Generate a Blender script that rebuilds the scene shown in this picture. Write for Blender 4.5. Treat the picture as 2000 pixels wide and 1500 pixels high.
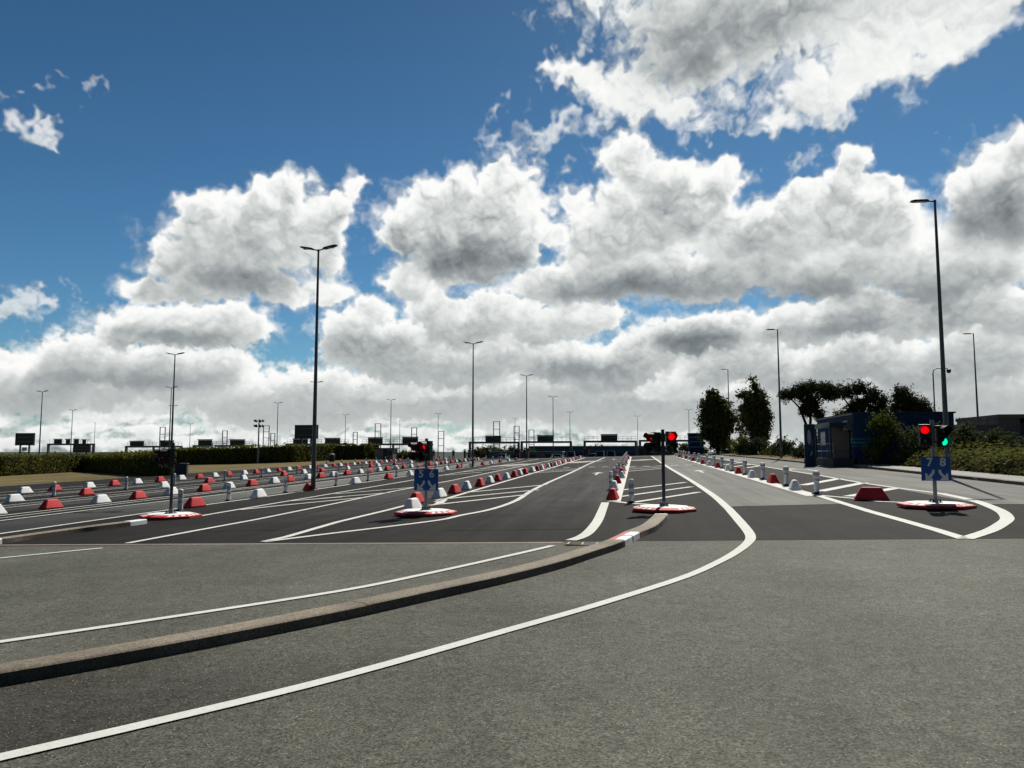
import bpy, bmesh, math, random
import numpy as np
from mathutils import Vector, Matrix

for o in list(bpy.data.objects): bpy.data.objects.remove(o)
SC = bpy.context.scene
R = math.radians
# World axes: +Y runs along the check-in lanes, +X to the right across them, metres.

# ------------------------------------------------------------------ camera
cam_d = bpy.data.cameras.new('camera'); cam = bpy.data.objects.new('camera', cam_d)
SC.collection.objects.link(cam)
cam.location = (0, 0, 1.9); cam.rotation_euler = (R(90) + math.atan(132/1500), 0, R(8.99))
cam_d.sensor_width = 36; cam_d.lens = 27; cam_d.clip_start = .05; cam_d.clip_end = 20000
SC.camera = cam
SC.render.resolution_x, SC.render.resolution_y = 1024, 768
SC.view_settings.view_transform = 'Standard'; SC.view_settings.look = 'None'
SC.view_settings.exposure = 0; SC.view_settings.gamma = 1
try: SC.cycles.use_denoising = True; SC.cycles.max_bounces = 6; SC.cycles.sample_clamp_indirect = 4
except Exception: pass

# ------------------------------------------------------------------ sun
SUN_EL, SUN_AZ = 46.0, 14.0      # azimuth from +Y towards +X
sun_d = bpy.data.lights.new('sun', 'SUN'); sun_d.energy = 5.0; sun_d.angle = R(.53); sun_d.color = (1, .95, .87)
sun = bpy.data.objects.new('sun', sun_d); SC.collection.objects.link(sun)
sd = Vector((math.sin(R(SUN_AZ))*math.cos(R(SUN_EL)), math.cos(R(SUN_AZ))*math.cos(R(SUN_EL)), math.sin(R(SUN_EL))))
sun.rotation_euler = sd.to_track_quat('Z', 'Y').to_euler()

# ------------------------------------------------------------------ sky: Nishita air with procedural cumulus (noise fields in azimuth / elevation)
def hash3(ix,iy,seed):
    h=(ix.astype(np.int64)*374761393+iy.astype(np.int64)*668265263+seed*1442695041)&0xffffffff
    h=((h^(h>>13))*1274126177)&0xffffffff
    h=h^(h>>16)
    return h
def gnoise(x,y,seed):
    x0=np.floor(x);y0=np.floor(y);fx=x-x0;fy=y-y0
    ix=x0.astype(np.int64);iy=y0.astype(np.int64)
    u=fx*fx*fx*(fx*(fx*6-15)+10);v=fy*fy*fy*(fy*(fy*6-15)+10)
    def g(dx,dy):
        a=hash3(ix+dx,iy+dy,seed)*(2*math.pi/4294967296.0)
        return np.cos(a)*(fx-dx)+np.sin(a)*(fy-dy)
    a=g(0,0);b=g(1,0);c=g(0,1);d=g(1,1)
    return ((a+(b-a)*u)+((c+(d-c)*u)-(a+(b-a)*u))*v)*1.5
def fbm(x,y,seed,octv,gain=0.5,billow=False):
    s=np.zeros_like(x);amp=1.0;tot=0
    for o in range(octv):
        n=gnoise(x,y,seed+o*17)
        if billow: n=2.6*np.abs(n)-.75
        s+=amp*n;tot+=amp;amp*=gain
        x,y=(x*0.8-y*0.6)*2.03+13.7,(x*0.6+y*0.8)*2.03+7.1
    return s/tot
def sstep(a,b,x):
    t=np.clip((x-a)/(b-a),0,1);return t*t*(3-2*t)
# cloud layers, farthest first: softness, base darkness, fray, [(azimuth, elevation, half width, half height, weight) in degrees]
LAYERS = [(1.0, 0.55, 1.0, [(-39.49, 4.5, 5.7, 2.04, 1), (-33.15, 4.77, 6.07, 1.39, 0.9), (-22.52, 4.15, 6.16, 1.86, 1), (-25.35, 2.99, 7.05, 1.65, 0.9), (-12.81, 4.26, 9.92, 2.29, 1), (-1.38, 4.23, 9.78, 2.65, 1), (9.47, 3.32, 8.94, 2.53, 1), (20.61, 3.71, 8.67, 2.66, 1)]), (1.0, 0.75, 1.0, [(-38.69, 5.87, 2.56, 1.82, 1), (-41.14, 3.77, 3.03, 1.68, 1), (-42.26, 4.53, 1.61, 0.96, 0.9), (-33.82, 5.61, 6.02, 1.66, 1), (-29.58, 6.07, 2.53, 1.22, 0.9), (-20.77, 8.47, 2.66, 2.05, 1), (-17.02, 7.25, 4.91, 2.34, 1), (-12.83, 6.35, 3.44, 1.71, 1), (-9.57, 7.7, 2.7, 1.52, 1), (-5.53, 6.74, 3.83, 1.71, 1), (-1.74, 5.56, 3.4, 1.52, 1), (0.91, 7.21, 2.99, 1.69, 1), (6.03, 6.15, 3.22, 1.4, 1), (8.53, 6.98, 3.15, 1.46, 1), (11.91, 5.41, 4.02, 1.61, 1), (15.56, 6.66, 3.5, 1.81, 1), (19.22, 5.45, 3.57, 1.68, 1), (23.01, 6.54, 3.59, 2.27, 1)]), (1.0, 0.85, 1.0, [(-19.51, 10.38, 1.5, 1.12, 0.9), (-14.77, 10.69, 2.3, 1.5, 1), (-12.65, 9.02, 3.07, 1.52, 1), (-9.57, 10.74, 2.71, 1.51, 1), (-6.68, 9.22, 2.7, 1.37, 1), (-3.21, 10.12, 3.06, 1.36, 1), (4.26, 8.43, 4.09, 1.56, 1), (7.89, 9.38, 2.12, 0.94, 0.8), (11.68, 8.64, 3.71, 1.6, 1), (15.66, 9.61, 3.19, 1.55, 1), (19.36, 8.81, 3.29, 1.51, 1), (22.33, 9.86, 2.82, 1.62, 1), (24.89, 8.63, 2.39, 1.9, 1)]), (1.0, 0.85, 1.0, [(-32.64, 8.46, 5.35, 1.46, 1), (-29.16, 9.1, 2.73, 1.5, 1), (-36.38, 7.7, 1.89, 1.08, 0.9), (-22.67, 11.36, 1.54, 0.88, 0.9), (-16.7, 12.44, 1.83, 1.64, 0.95), (-3.19, 12.75, 3.46, 1.57, 1), (1.01, 13.55, 4.14, 2.02, 1), (5.08, 12.44, 4.01, 1.64, 1), (8.71, 13.83, 3.88, 1.95, 1), (13.15, 12.42, 3.66, 1.91, 1), (16.45, 13.48, 3.49, 2.19, 1), (20.08, 11.74, 3.26, 1.98, 1), (23.3, 12.64, 3.61, 2.38, 1), (-5.89, 12.23, 3.87, 1.5, 0.9)]), (1.0, 0.9, 1.0, [(-28.81, 14.37, 4.83, 2.45, 1), (-26.27, 17.57, 2.22, 2.15, 1), (-27.82, 16.21, 2.8, 2.09, 1), (-31.51, 15.77, 1.47, 1.63, 0.95), (-33.63, 13.39, 1.67, 1.56, 0.9), (-23.89, 16.53, 2.56, 1.95, 0.9), (-22.24, 17.0, 1.48, 1.6, 0.75), (-20.59, 18.7, 1.05, 1.2, 0.7), (-22.74, 14.45, 1.65, 2.17, 0.8), (-29.43, 12.28, 3.92, 1.41, 1), (-25.74, 11.38, 2.13, 1.16, 0.9), (-34.8, 10.85, 1.95, 0.82, 0.9), (-32.07, 10.95, 3.28, 0.97, 0.8), (2.22, 17.84, 4.52, 2.49, 1), (0.11, 16.51, 3.43, 2.53, 1), (-2.01, 15.13, 3.07, 1.84, 1), (6.53, 19.46, 1.82, 1.17, 1), (4.47, 18.05, 3.33, 1.76, 1), (-3.91, 18.28, 1.75, 1.44, 0.8), (8.05, 15.66, 3.92, 1.94, 1), (12.97, 16.92, 2.35, 2.1, 1), (15.21, 18.99, 1.24, 1.12, 0.95), (14.67, 17.73, 1.64, 1.5, 1), (16.91, 16.94, 1.27, 1.15, 0.9), (17.15, 15.08, 3.46, 1.99, 1), (11.89, 15.32, 4.08, 2.07, 1)]), (1.0, 1.0, 0.9, [(-12.89, 17.03, 5.84, 2.84, 1), (-8.99, 18.71, 2.27, 2.09, 1), (-14.85, 18.43, 2.71, 1.72, 1), (-17.51, 15.99, 2.37, 1.53, 0.95), (-19.02, 15.38, 1.32, 0.91, 0.8), (-12.49, 13.91, 4.07, 1.79, 1), (-8.99, 15.6, 2.34, 1.84, 1), (0.06, 21.06, 2.11, 1.39, 1), (2.25, 19.61, 3.02, 1.58, 0.95), (-6.07, 16.14, 1.48, 1.03, 0.75), (24.88, 16.47, 2.97, 2.59, 1), (22.35, 16.45, 2.14, 1.72, 1), (26.05, 18.07, 1.58, 1.48, 1), (24.23, 14.41, 3.55, 2.18, 1)]), (1.9, 0.55, 1.55, [(4.35, 29.06, 5.67, 3.72, 1), (12.4, 29.5, 9.02, 3.83, 1), (18.94, 26.78, 4.67, 2.76, 1), (22.93, 27.57, 3.46, 2.35, 1), (-3.83, 27.23, 2.29, 1.3, 0.85), (0.06, 25.72, 3.67, 2.47, 0.95), (2.72, 24.2, 4.93, 1.5, 0.75), (14.26, 24.3, 3.01, 1.72, 0.8), (16.6, 24.83, 2.58, 1.83, 0.9), (6.53, 26.3, 4.43, 1.6, 0.75), (12.01, 23.84, 3.28, 1.44, 0.75), (8.62, 33.86, 14.67, 4.47, 1), (20.44, 31.51, 9.18, 3.2, 1), (7.9, 22.89, 3.25, 0.73, 0.55)]), (2.6, 0.15, 2.0, [(-6.63, 21.36, 1.89, 1.19, 0.62), (-4.85, 22.89, 2.36, 0.97, 0.55), (-9.58, 23.12, 1.03, 1.38, 0.55), (-5.86, 18.5, 1.56, 1.23, 0.6), (-2.7, 23.34, 2.34, 1.23, 0.6), (10.49, 20.26, 0.84, 0.74, 0.55), (12.07, 20.73, 0.89, 0.46, 0.48), (8.88, 19.75, 0.57, 0.48, 0.4), (-41.64, 19.71, 1.07, 0.6, 0.66), (-40.31, 18.86, 1.15, 0.49, 0.66), (-42.21, 18.74, 0.83, 0.42, 0.5), (-40.2, 22.41, 1.22, 0.42, 0.6), (-42.68, 20.76, 0.49, 0.59, 0.45), (-42.2, 8.86, 1.68, 0.83, 0.85), (-40.73, 9.81, 0.67, 0.77, 0.75), (-38.59, 10.19, 0.47, 0.26, 0.42), (-20.85, 12.73, 0.74, 0.29, 0.42), (20.49, 20.7, 0.42, 0.18, 0.4)])]
SHADE = [(4.26, 8.17, 4.01, 1.33, 0.6), (-0.14, 12.11, 7.57, 1.11, 0.5), (-12.49, 14.09, 5.04, 1.49, 0.55), (-28.39, 12.0, 4.15, 1.06, 0.42), (-33.26, 7.9, 3.85, 0.69, 0.3), (-12.86, 11.09, 2.31, 0.75, 0.25), (7.71, 28.83, 8.79, 2.6, 0.55), (3.93, 27.21, 3.4, 1.91, 0.3), (24.25, 14.88, 2.73, 1.55, 0.5), (11.41, 10.97, 5.78, 0.99, 0.4), (19.4, 9.81, 5.38, 1.13, 0.4), (14.66, 8.46, 3.88, 0.7, 0.3), (9.1, 14.87, 2.11, 1.06, 0.25), (-19.28, 8.14, 2.99, 1.2, 0.3), (-4.01, 6.23, 3.24, 0.91, 0.35), (-35.66, 4.84, 4.91, 0.75, 0.2), (2.59, 17.82, 2.25, 2.13, 0.2)]
BRIGHT = [(16.64, 25.74, 5.17, 2.41, 0.3), (-0.33, 25.25, 3.49, 1.99, 0.2)]
def cloud_fields(W, H, AZ0, AZ1, EL0, EL1):
    px=(AZ0+(np.arange(W)+.5)/W*(AZ1-AZ0))[None,:]+np.zeros((H,1)); py=(EL0+(np.arange(H)+.5)/H*(EL1-EL0))[:,None]+np.zeros((1,W))
    px=px.astype(np.float32); py=py.astype(np.float32); azd=px; eld=py; K=.0382
    XW=int(W*1.6)
    dg=(AZ1-AZ0)/W
    ax=((np.arange(XW)*dg)[None,:]+np.zeros((H,1))).astype(np.float32); ay=(np.zeros((1,XW))+(EL0+(np.arange(H)+.5)/H*(EL1-EL0))[:,None]).astype(np.float32)
    mixf=sstep(4,17,ay)
    def bl2(fn,q1,q2): return fn(q1)*mixf+fn(q2)*(1-mixf)
    wx=bl2(lambda q:fbm(ax*q,ay*q,11,3),.16,.34);wy=bl2(lambda q:fbm(ax*q+31,ay*q,12,3),.16,.34)
    bx=bl2(lambda q:fbm(ax*q,ay*q,13,3,.6),.55,1.2);by=bl2(lambda q:fbm(ax*q+9,ay*q,14,3,.6),.55,1.2)
    sc=np.clip((py+1.8)/18.3,.25,1.15)
    f1=bl2(lambda q:fbm(ax*q+.35*bx,ay*q*1.15+.35*by,21,6,.5,True),.33,.75); f2=bl2(lambda q:fbm(ax*q,ay*q*1.6,22,4,.55),.2,.4)
    f3=fbm(ax*2.3+.5*bx,ay*2.3+.5*by,51,4,.55); f4=fbm(ax*.75+.8*bx,ay*.6+.8*by,61,5,.6)
    def up(a,dx,dy):
        return a[np.clip(np.arange(a.shape[0])+dy,0,a.shape[0]-1)][:,np.clip(np.arange(a.shape[1])+dx,0,a.shape[1]-1)]
    rel=np.zeros_like(f1)
    for dd,w in ((3,.55),(7,.7),(14,.7),(24,.6)):
        rel+=w*(f1-up(f1,int(dd*.5),dd))
    O0=int(W*.3)
    S=lambda a,o=O0:a[:,o:o+W]
    A=np.zeros_like(px);LIT=np.zeros_like(px)
    # thin veil and far broken cloud near the horizon
    band=sstep(-6.9,-3.1,-py)
    fh=fbm(azd*.2,eld*.75+3,41,6,.58)
    d=band*.54-.32+.46*fh+.22*S(f1)*sc
    A=sstep(0,.35,d)*np.clip(band*1.3,0,1)
    LIT=np.clip(.66+.34*fh+.3*S(rel)-.18*sstep(.2,.6,d),0,1)
    rng=np.random.RandomState(5)
    rows=[]
    for e0,n,rx0,ry0 in ((.55,26,2.6,.27),(1.2,26,3.0,.35),(2.05,24,3.4,.46),(2.95,22,3.6,.58),(3.95,20,3.8,.73),(5.0,16,4.0,.88),(6.3,14,4.2,1.07)):
        bl=[]
        for i in range(n):
            x=rng.uniform(-52,34)
            if e0>4.7 and -32<x<-22.5: continue
            bl.append((x,e0+rng.uniform(-.12,.12)*(e0+1),rx0*.7*rng.uniform(.45,1.3),ry0*rng.uniform(.6,1.3),rng.uniform(.45,1)))
            bl.append((x+rng.uniform(-.6,.6)*rx0,e0+ry0*.8,rx0*.4,ry0*.9,.9))
        rows.append((1.6,.5,.9,bl))
    for li,(soft,dark,fray,bl) in enumerate(rows[:5]+LAYERS[:1]+rows[5:]+LAYERS[1:]):
        ro=int(rng.randint(0,int(W*.6)))
        R=lambda a:S(a,ro)
        g1=R(f1);gr=R(rel)
        qx=px+K*(48*R(wx)+34*R(bx))*sc*fray; qy=py+K*(34*R(wy)+28*R(by))*sc*fray
        L=np.zeros_like(px);Ls=np.zeros_like(px)
        for cx,cy,rx,ry,w in bl:
            if w<=0: continue
            r2=((qx-cx)/rx)**2+((qy-cy)/ry)**2
            v=w*np.exp(-r2*.85)
            L=np.maximum(L,v)+.15*np.minimum(L,v)
        d=L-.42+.20*fray*g1+.05*R(f2)
        fine=R(f3)
        d=d+.07*fine-(.16*sstep(.0,.5,R(f4)) if 1.8<soft<2 else 0)
        a=sstep(-.04,.34 if 1.8<soft<2 else .14*soft,d)
        veil=.42*sstep(-.24,.02,d+.16*R(f4))*sstep(.02,.20,L)
        if soft>2: a*=.60
        a=1-(1-a)*(1-veil*(1.0 if soft<2 else .6))
        dens=np.clip(L-.40+.11*g1+.02*fine,0,.35)
        tau=np.zeros_like(d);prev=0
        for p in (2,5,9,15,22,31,42):
            tau+=(p-prev)*up(dens,int(round(p*.35)),p);prev=p
        tau/=sc
        thin=np.exp(-np.clip(d,0,None)*7)
        body=np.exp(-tau*(.056 if soft<1.4 else .035))
        rim=sstep(.0,.12,d)*(1-sstep(.12,.34,d))
        lit=.38+.58*body+(1-body)*(.26*(1-dark))+.10*thin+.12*rim*body+(.15 if soft<1.4 else .10)*np.clip(sc*1.1,.35,1)*gr*np.clip(.4+.6*body,0,1)
        A=A*(1-a)+a
        LIT=LIT*(1-a)+lit*a
    for cx,cy,rx,ry,w in SHADE:
        qx=px+K*(40*S(wx)*sc+20*S(bx)*sc);qy=py+K*(30*S(wy)*sc+16*S(by)*sc)
        LIT-=w*.62*np.exp(-(((qx-cx)/rx)**2+((qy-cy)/ry)**2)*1.2)
    for cx,cy,rx,ry,w in BRIGHT:
        LIT+=w*.4*np.exp(-(((px-cx)/rx)**2+((py-cy)/ry)**2)*1.2)
    LIT=np.clip(LIT,.03,1.15)
    far=sstep(-6.0,.3,-py)*.42
    LIT=LIT*(1-far)+.72*far
    A=np.maximum(A,.92*sstep(-2.6,-.6,-py)); return np.clip(A,0,1), LIT


def build_world():
    w = bpy.data.worlds.new('World'); SC.world = w; w.use_nodes = True
    nt = w.node_tree; N = nt.nodes; L = nt.links; N.clear()
    H, W = 736, 1536
    AZ0, AZ1, EL0, EL1 = -52.0, 34.0, -2.0, 39.0
    A, LIT = cloud_fields(W, H, AZ0, AZ1, EL0, EL1)
    im = bpy.data.images.new('cloud_field', W, H, alpha=True, float_buffer=True)
    im.colorspace_settings.name = 'Non-Color'
    px = np.ones((H, W, 4), np.float32); px[..., 0] = A; px[..., 1] = LIT; px[..., 2] = 0
    im.pixels.foreach_set(px.ravel()); im.update(); im.pack()
    def m(op, a, b=None):
        n = N.new('ShaderNodeMath'); n.operation = op
        for i, x in enumerate((a, b)):
            if x is None: continue
            if isinstance(x, (int, float)): n.inputs[i].default_value = x
            else: L.new(x, n.inputs[i])
        return n.outputs[0]
    tc = N.new('ShaderNodeTexCoord'); sp = N.new('ShaderNodeSeparateXYZ'); L.new(tc.outputs['Generated'], sp.inputs[0])
    az = m('ARCTAN2', sp.outputs[0], sp.outputs[1]); el = m('ARCSINE', sp.outputs[2])
    u = m('DIVIDE', m('SUBTRACT', az, R(AZ0)), R(AZ1-AZ0)); v = m('DIVIDE', m('SUBTRACT', el, R(EL0)), R(EL1-EL0))
    cb = N.new('ShaderNodeCombineXYZ'); L.new(u, cb.inputs[0]); L.new(v, cb.inputs[1])
    ti = N.new('ShaderNodeTexImage'); ti.image = im; ti.extension = 'MIRROR'; ti.interpolation = 'Cubic'; L.new(cb.outputs[0], ti.inputs[0])
    sc = N.new('ShaderNodeSeparateColor'); L.new(ti.outputs[0], sc.inputs[0])
    sky = N.new('ShaderNodeTexSky'); sky.sky_type = 'NISHITA'; sky.sun_disc = False
    sky.sun_elevation = R(SUN_EL); sky.sun_rotation = R(SUN_AZ); sky.air_density = 1.0; sky.dust_density = .25; sky.ozone_density = 2.2
    hs = N.new('ShaderNodeHueSaturation'); hs.inputs['Saturation'].default_value = 1.08; L.new(sky.outputs[0], hs.inputs['Color'])
    tint = N.new('ShaderNodeMix'); tint.data_type = 'RGBA'; tint.blend_type = 'MULTIPLY'; tint.inputs[0].default_value = 1
    L.new(hs.outputs[0], tint.inputs[6]); tint.inputs[7].default_value = SKY_TINT
    def mr(x, a, b, c, d, sm=True):
        n = N.new('ShaderNodeMapRange'); n.interpolation_type = 'SMOOTHSTEP' if sm else 'LINEAR'; L.new(x, n.inputs[0])
        for i, q in enumerate((a, b, c, d)): n.inputs[i+1].default_value = q
        return n.outputs[0]
    # the clouds thin out overhead and behind the viewer, where the sky is clear
    daz = m('ABSOLUTE', m('ADD', az, R(9)))
    cover = m('MULTIPLY', m('MULTIPLY', sc.outputs[0], mr(el, R(37), R(44), 1, 0)), mr(daz, R(60), R(95), 1, 0))
    b1 = N.new('ShaderNodeBackground'); L.new(tint.outputs[2], b1.inputs[0]); L.new(m('MULTIPLY', m('MULTIPLY', mr(el, 0, R(32), 1.5, .98, False), mr(daz, R(55), R(130), 1, .42)), SKY_STRENGTH), b1.inputs[1])
    rp = N.new('ShaderNodeValToRGB'); L.new(sc.outputs[1], rp.inputs[0])
    cr = rp.color_ramp; cr.interpolation = 'LINEAR'
    stops = [(0, (.075, .09, .105)), (.25, (.175, .20, .215)), (.45, (.33, .36, .37)), (.65, (.58, .61, .60)), (.85, (.86, .88, .865)), (1, (.98, .98, .96))]
    while len(cr.elements) < len(stops): cr.elements.new(.5)
    for e, (p, c) in zip(cr.elements, stops): e.position = p; e.color = (*c, 1)
    b2 = N.new('ShaderNodeBackground'); L.new(rp.outputs[0], b2.inputs[0]); b2.inputs[1].default_value = CLOUD_STRENGTH
    mx = N.new('ShaderNodeMixShader'); L.new(cover, mx.inputs[0]); L.new(b1.outputs[0], mx.inputs[1]); L.new(b2.outputs[0], mx.inputs[2])
    out = N.new('ShaderNodeOutputWorld'); L.new(mx.outputs[0], out.inputs[0])
SKY_TINT = (.50, .84, 1.0, 1); SKY_STRENGTH = .050; CLOUD_STRENGTH = 1.0
build_world()

# ------------------------------------------------------------------ materials
def nodes_of(name):
    m = bpy.data.materials.new(name); m.use_nodes = True
    return m, m.node_tree.nodes, m.node_tree.links, m.node_tree.nodes['Principled BSDF']
def simple(name, col, rough=.6, metal=0, var=.12, scale=6, emit=None, spec=.4, fine=0):
    """Principled paint with two-scale noise wear."""
    m, N, L, P = nodes_of(name)
    P.inputs['Roughness'].default_value = rough; P.inputs['Metallic'].default_value = metal
    P.inputs['Specular IOR Level'].default_value = spec
    tc = N.new('ShaderNodeTexCoord')
    n = N.new('ShaderNodeTexNoise'); n.inputs['Scale'].default_value = scale; n.inputs['Detail'].default_value = 6; n.inputs['Roughness'].default_value = .65
    L.new(tc.outputs['Object'], n.inputs['Vector'])
    rp = N.new('ShaderNodeValToRGB'); L.new(n.outputs[0], rp.inputs[0])
    rp.color_ramp.elements[0].position = .28; rp.color_ramp.elements[1].position = .72
    rp.color_ramp.elements[0].color = (*[c*(1-var*1.6) for c in col], 1); rp.color_ramp.elements[1].color = (*[min(c*(1+var), 1) for c in col], 1)
    L.new(rp.outputs[0], P.inputs['Base Color'])
    if fine:
        b = N.new('ShaderNodeBump'); b.inputs['Strength'].default_value = fine; b.inputs['Distance'].default_value = .01
        n2 = N.new('ShaderNodeTexNoise'); n2.inputs['Scale'].default_value = scale*12; L.new(tc.outputs['Object'], n2.inputs['Vector'])
        L.new(n2.outputs[0], b.inputs['Height']); L.new(b.outputs[0], P.inputs['Normal'])
    if emit:
        P.inputs['Emission Color'].default_value = (*emit[0], 1); P.inputs['Emission Strength'].default_value = emit[1]
    return m
def scuffed(name, col, dirt, amount=.5):
    """painted concrete: scrapes through the paint, grime patches, slight fading"""
    m = simple(name, col, .62, var=.09, scale=4, fine=.12, spec=.2); N, L = m.node_tree.nodes, m.node_tree.links; P = N['Principled BSDF']
    src = P.inputs['Base Color'].links[0].from_socket
    tc = N.new('ShaderNodeTexCoord'); oi = N.new('ShaderNodeObjectInfo'); ad = N.new('ShaderNodeVectorMath'); ad.operation = 'ADD'
    L.new(tc.outputs['Object'], ad.inputs[0]); sc_ = N.new('ShaderNodeVectorMath'); sc_.operation = 'SCALE'; sc_.inputs[0].default_value = (37, 11, 23); L.new(oi.outputs['Random'], sc_.inputs['Scale']); L.new(sc_.outputs[0], ad.inputs[1])
    for scale, lo, hi, k, c in ((9, .60, .68, amount, dirt), (2.2, .52, .75, amount*.6, tuple(q*.55+.02 for q in col))):
        n = N.new('ShaderNodeTexNoise'); n.inputs['Scale'].default_value = scale; n.inputs['Detail'].default_value = 7; n.inputs['Roughness'].default_value = .75; L.new(ad.outputs[0], n.inputs['Vector'])
        r = N.new('ShaderNodeMapRange'); L.new(n.outputs[0], r.inputs[0]); r.inputs[1].default_value = lo; r.inputs[2].default_value = hi; r.inputs[4].default_value = k
        x = N.new('ShaderNodeMix'); x.data_type = 'RGBA'; L.new(r.outputs[0], x.inputs[0]); L.new(src, x.inputs[6]); x.inputs[7].default_value = (*c, 1); src = x.outputs[2]
    L.new(src, P.inputs['Base Color']); return m
def asphalt(name, base, grain=.5, gscale=95, blotch=.25, streak=0, sparkle=0, rough=.8, spec=.3, bump=.25, sdir=(2.2, .07), fade=None, chips=None):
    m, N, L, P = nodes_of(name)
    P.inputs['Roughness'].default_value = rough; P.inputs['Specular IOR Level'].default_value = spec
    g = N.new('ShaderNodeNewGeometry')
    def noise(sc, det, rg, vec=None):
        n = N.new('ShaderNodeTexNoise'); n.inputs['Scale'].default_value = sc; n.inputs['Detail'].default_value = det; n.inputs['Roughness'].default_value = rg
        L.new(vec or g.outputs['Position'], n.inputs['Vector']); return n.outputs[0]
    def rng(x, a, b, lo=.25, hi=.75):
        r = N.new('ShaderNodeMapRange'); L.new(x, r.inputs[0]); r.inputs[1].default_value = lo; r.inputs[2].default_value = hi
        r.inputs[3].default_value = a; r.inputs[4].default_value = b; return r.outputs[0]
    def mul(a, b):
        n = N.new('ShaderNodeMath'); n.operation = 'MULTIPLY'; L.new(a, n.inputs[0]); L.new(b, n.inputs[1]); return n.outputs[0]
    fine = noise(gscale, 3, .7)
    f = rng(fine, 1-grain, 1+grain*1.25, .3, .7)
    f = mul(f, rng(noise(gscale*.27, 2, .6), 1-grain*.35, 1+grain*.35))
    f = mul(f, rng(noise(.35, 6, .62), 1-blotch, 1+blotch))
    f = mul(f, rng(noise(2.6, 5, .7), 1-blotch*.5, 1+blotch*.5))
    if streak:
        mp = N.new('ShaderNodeMapping'); mp.inputs['Scale'].default_value = (sdir[0], sdir[1], 1); L.new(g.outputs['Position'], mp.inputs[0])
        f = mul(f, rng(noise(1, 5, .6, mp.outputs[0]), 1-streak, 1+streak))
    c = N.new('ShaderNodeMix'); c.data_type = 'RGBA'; c.blend_type = 'MULTIPLY'; c.inputs[0].default_value = 1
    c.inputs[6].default_value = (*base, 1)
    cc = N.new('ShaderNodeCombineColor'); [L.new(f, cc.inputs[i]) for i in range(3)]
    L.new(cc.outputs[0], c.inputs[7]); col = c.outputs[2]
    if fade:      # second base colour on the near side, blending to the main one farther on
        sy = N.new('ShaderNodeSeparateXYZ'); L.new(g.outputs['Position'], sy.inputs[0])
        ad = N.new('ShaderNodeMath'); ad.operation = 'MULTIPLY_ADD'; L.new(noise(.5, 5, .65), ad.inputs[0]); ad.inputs[1].default_value = fade[3] if len(fade) > 3 else 14; L.new(sy.outputs[1], ad.inputs[2])
        fm = N.new('ShaderNodeMapRange'); fm.interpolation_type = 'SMOOTHSTEP'; L.new(ad.outputs[0], fm.inputs[0]); fm.inputs[1].default_value = fade[0]+(fade[3] if len(fade) > 3 else 14)/2; fm.inputs[2].default_value = fade[1]+(fade[3] if len(fade) > 3 else 14)/2
        c2 = N.new('ShaderNodeMix'); c2.data_type = 'RGBA'; c2.blend_type = 'MULTIPLY'; c2.inputs[0].default_value = 1; c2.inputs[6].default_value = (*fade[2], 1); L.new(cc.outputs[0], c2.inputs[7])
        k = N.new('ShaderNodeMix'); k.data_type = 'RGBA'; L.new(fm.outputs[0], k.inputs[0]); L.new(c2.outputs[2], k.inputs[6]); L.new(col, k.inputs[7]); col = k.outputs[2]
    if chips:     # worn-through spots in the paint
        ch = rng(noise(26, 6, .8), 0, 1, .60, .70); cb = rng(noise(1.3, 4, .6), 0, 1, .42, .62)
        k = N.new('ShaderNodeMix'); k.data_type = 'RGBA'; L.new(mul(ch, cb), k.inputs[0]); L.new(col, k.inputs[6]); k.inputs[7].default_value = (*chips, 1); col = k.outputs[2]
    if sparkle:
        v = N.new('ShaderNodeTexVoronoi'); v.inputs['Scale'].default_value = 95; L.new(g.outputs['Position'], v.inputs['Vector'])
        a = N.new('ShaderNodeMath'); a.operation = 'LESS_THAN'; L.new(v.outputs['Distance'], a.inputs[0]); a.inputs[1].default_value = .33
        s = N.new('ShaderNodeSeparateColor'); L.new(v.outputs['Color'], s.inputs[0])
        b = N.new('ShaderNodeMath'); b.operation = 'GREATER_THAN'; L.new(s.outputs[0], b.inputs[0]); b.inputs[1].default_value = 1-sparkle
        k = N.new('ShaderNodeMix'); k.data_type = 'RGBA'; L.new(mul(a.outputs[0], b.outputs[0]), k.inputs[0]); L.new(col, k.inputs[6]); k.inputs[7].default_value = (.62, .62, .56, 1)
        col = k.outputs[2]
    L.new(col, P.inputs['Base Color'])
    bp = N.new('ShaderNodeBump'); bp.inputs['Strength'].default_value = bump; bp.inputs['Distance'].default_value = .006
    L.new(fine, bp.inputs['Height']); L.new(bp.outputs[0], P.inputs['Normal'])
    return m
def leafy(name, a, b, scale=1.2):
    m, N, L, P = nodes_of(name)
    P.inputs['Roughness'].default_value = .85; P.inputs['Specular IOR Level'].default_value = .04
    g = N.new('ShaderNodeNewGeometry'); n = N.new('ShaderNodeTexNoise'); n.inputs['Scale'].default_value = scale; n.inputs['Detail'].default_value = 5
    L.new(g.outputs['Position'], n.inputs['Vector'])
    rp = N.new('ShaderNodeValToRGB'); L.new(n.outputs[0], rp.inputs[0]); rp.color_ramp.elements[0].position = .35; rp.color_ramp.elements[1].position = .68
    rp.color_ramp.elements[0].color = (*a, 1); rp.color_ramp.elements[1].color = (*b, 1)
    L.new(rp.outputs[0], P.inputs['Base Color'])
    tl = N.new('ShaderNodeBsdfTranslucent'); L.new(rp.outputs[0], tl.inputs[0]); mx = N.new('ShaderNodeMixShader'); mx.inputs[0].default_value = .30
    L.new(P.outputs[0], mx.inputs[1]); L.new(tl.outputs[0], mx.inputs[2]); L.new(mx.outputs[0], N['Material Output'].inputs[0]); return m

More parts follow.
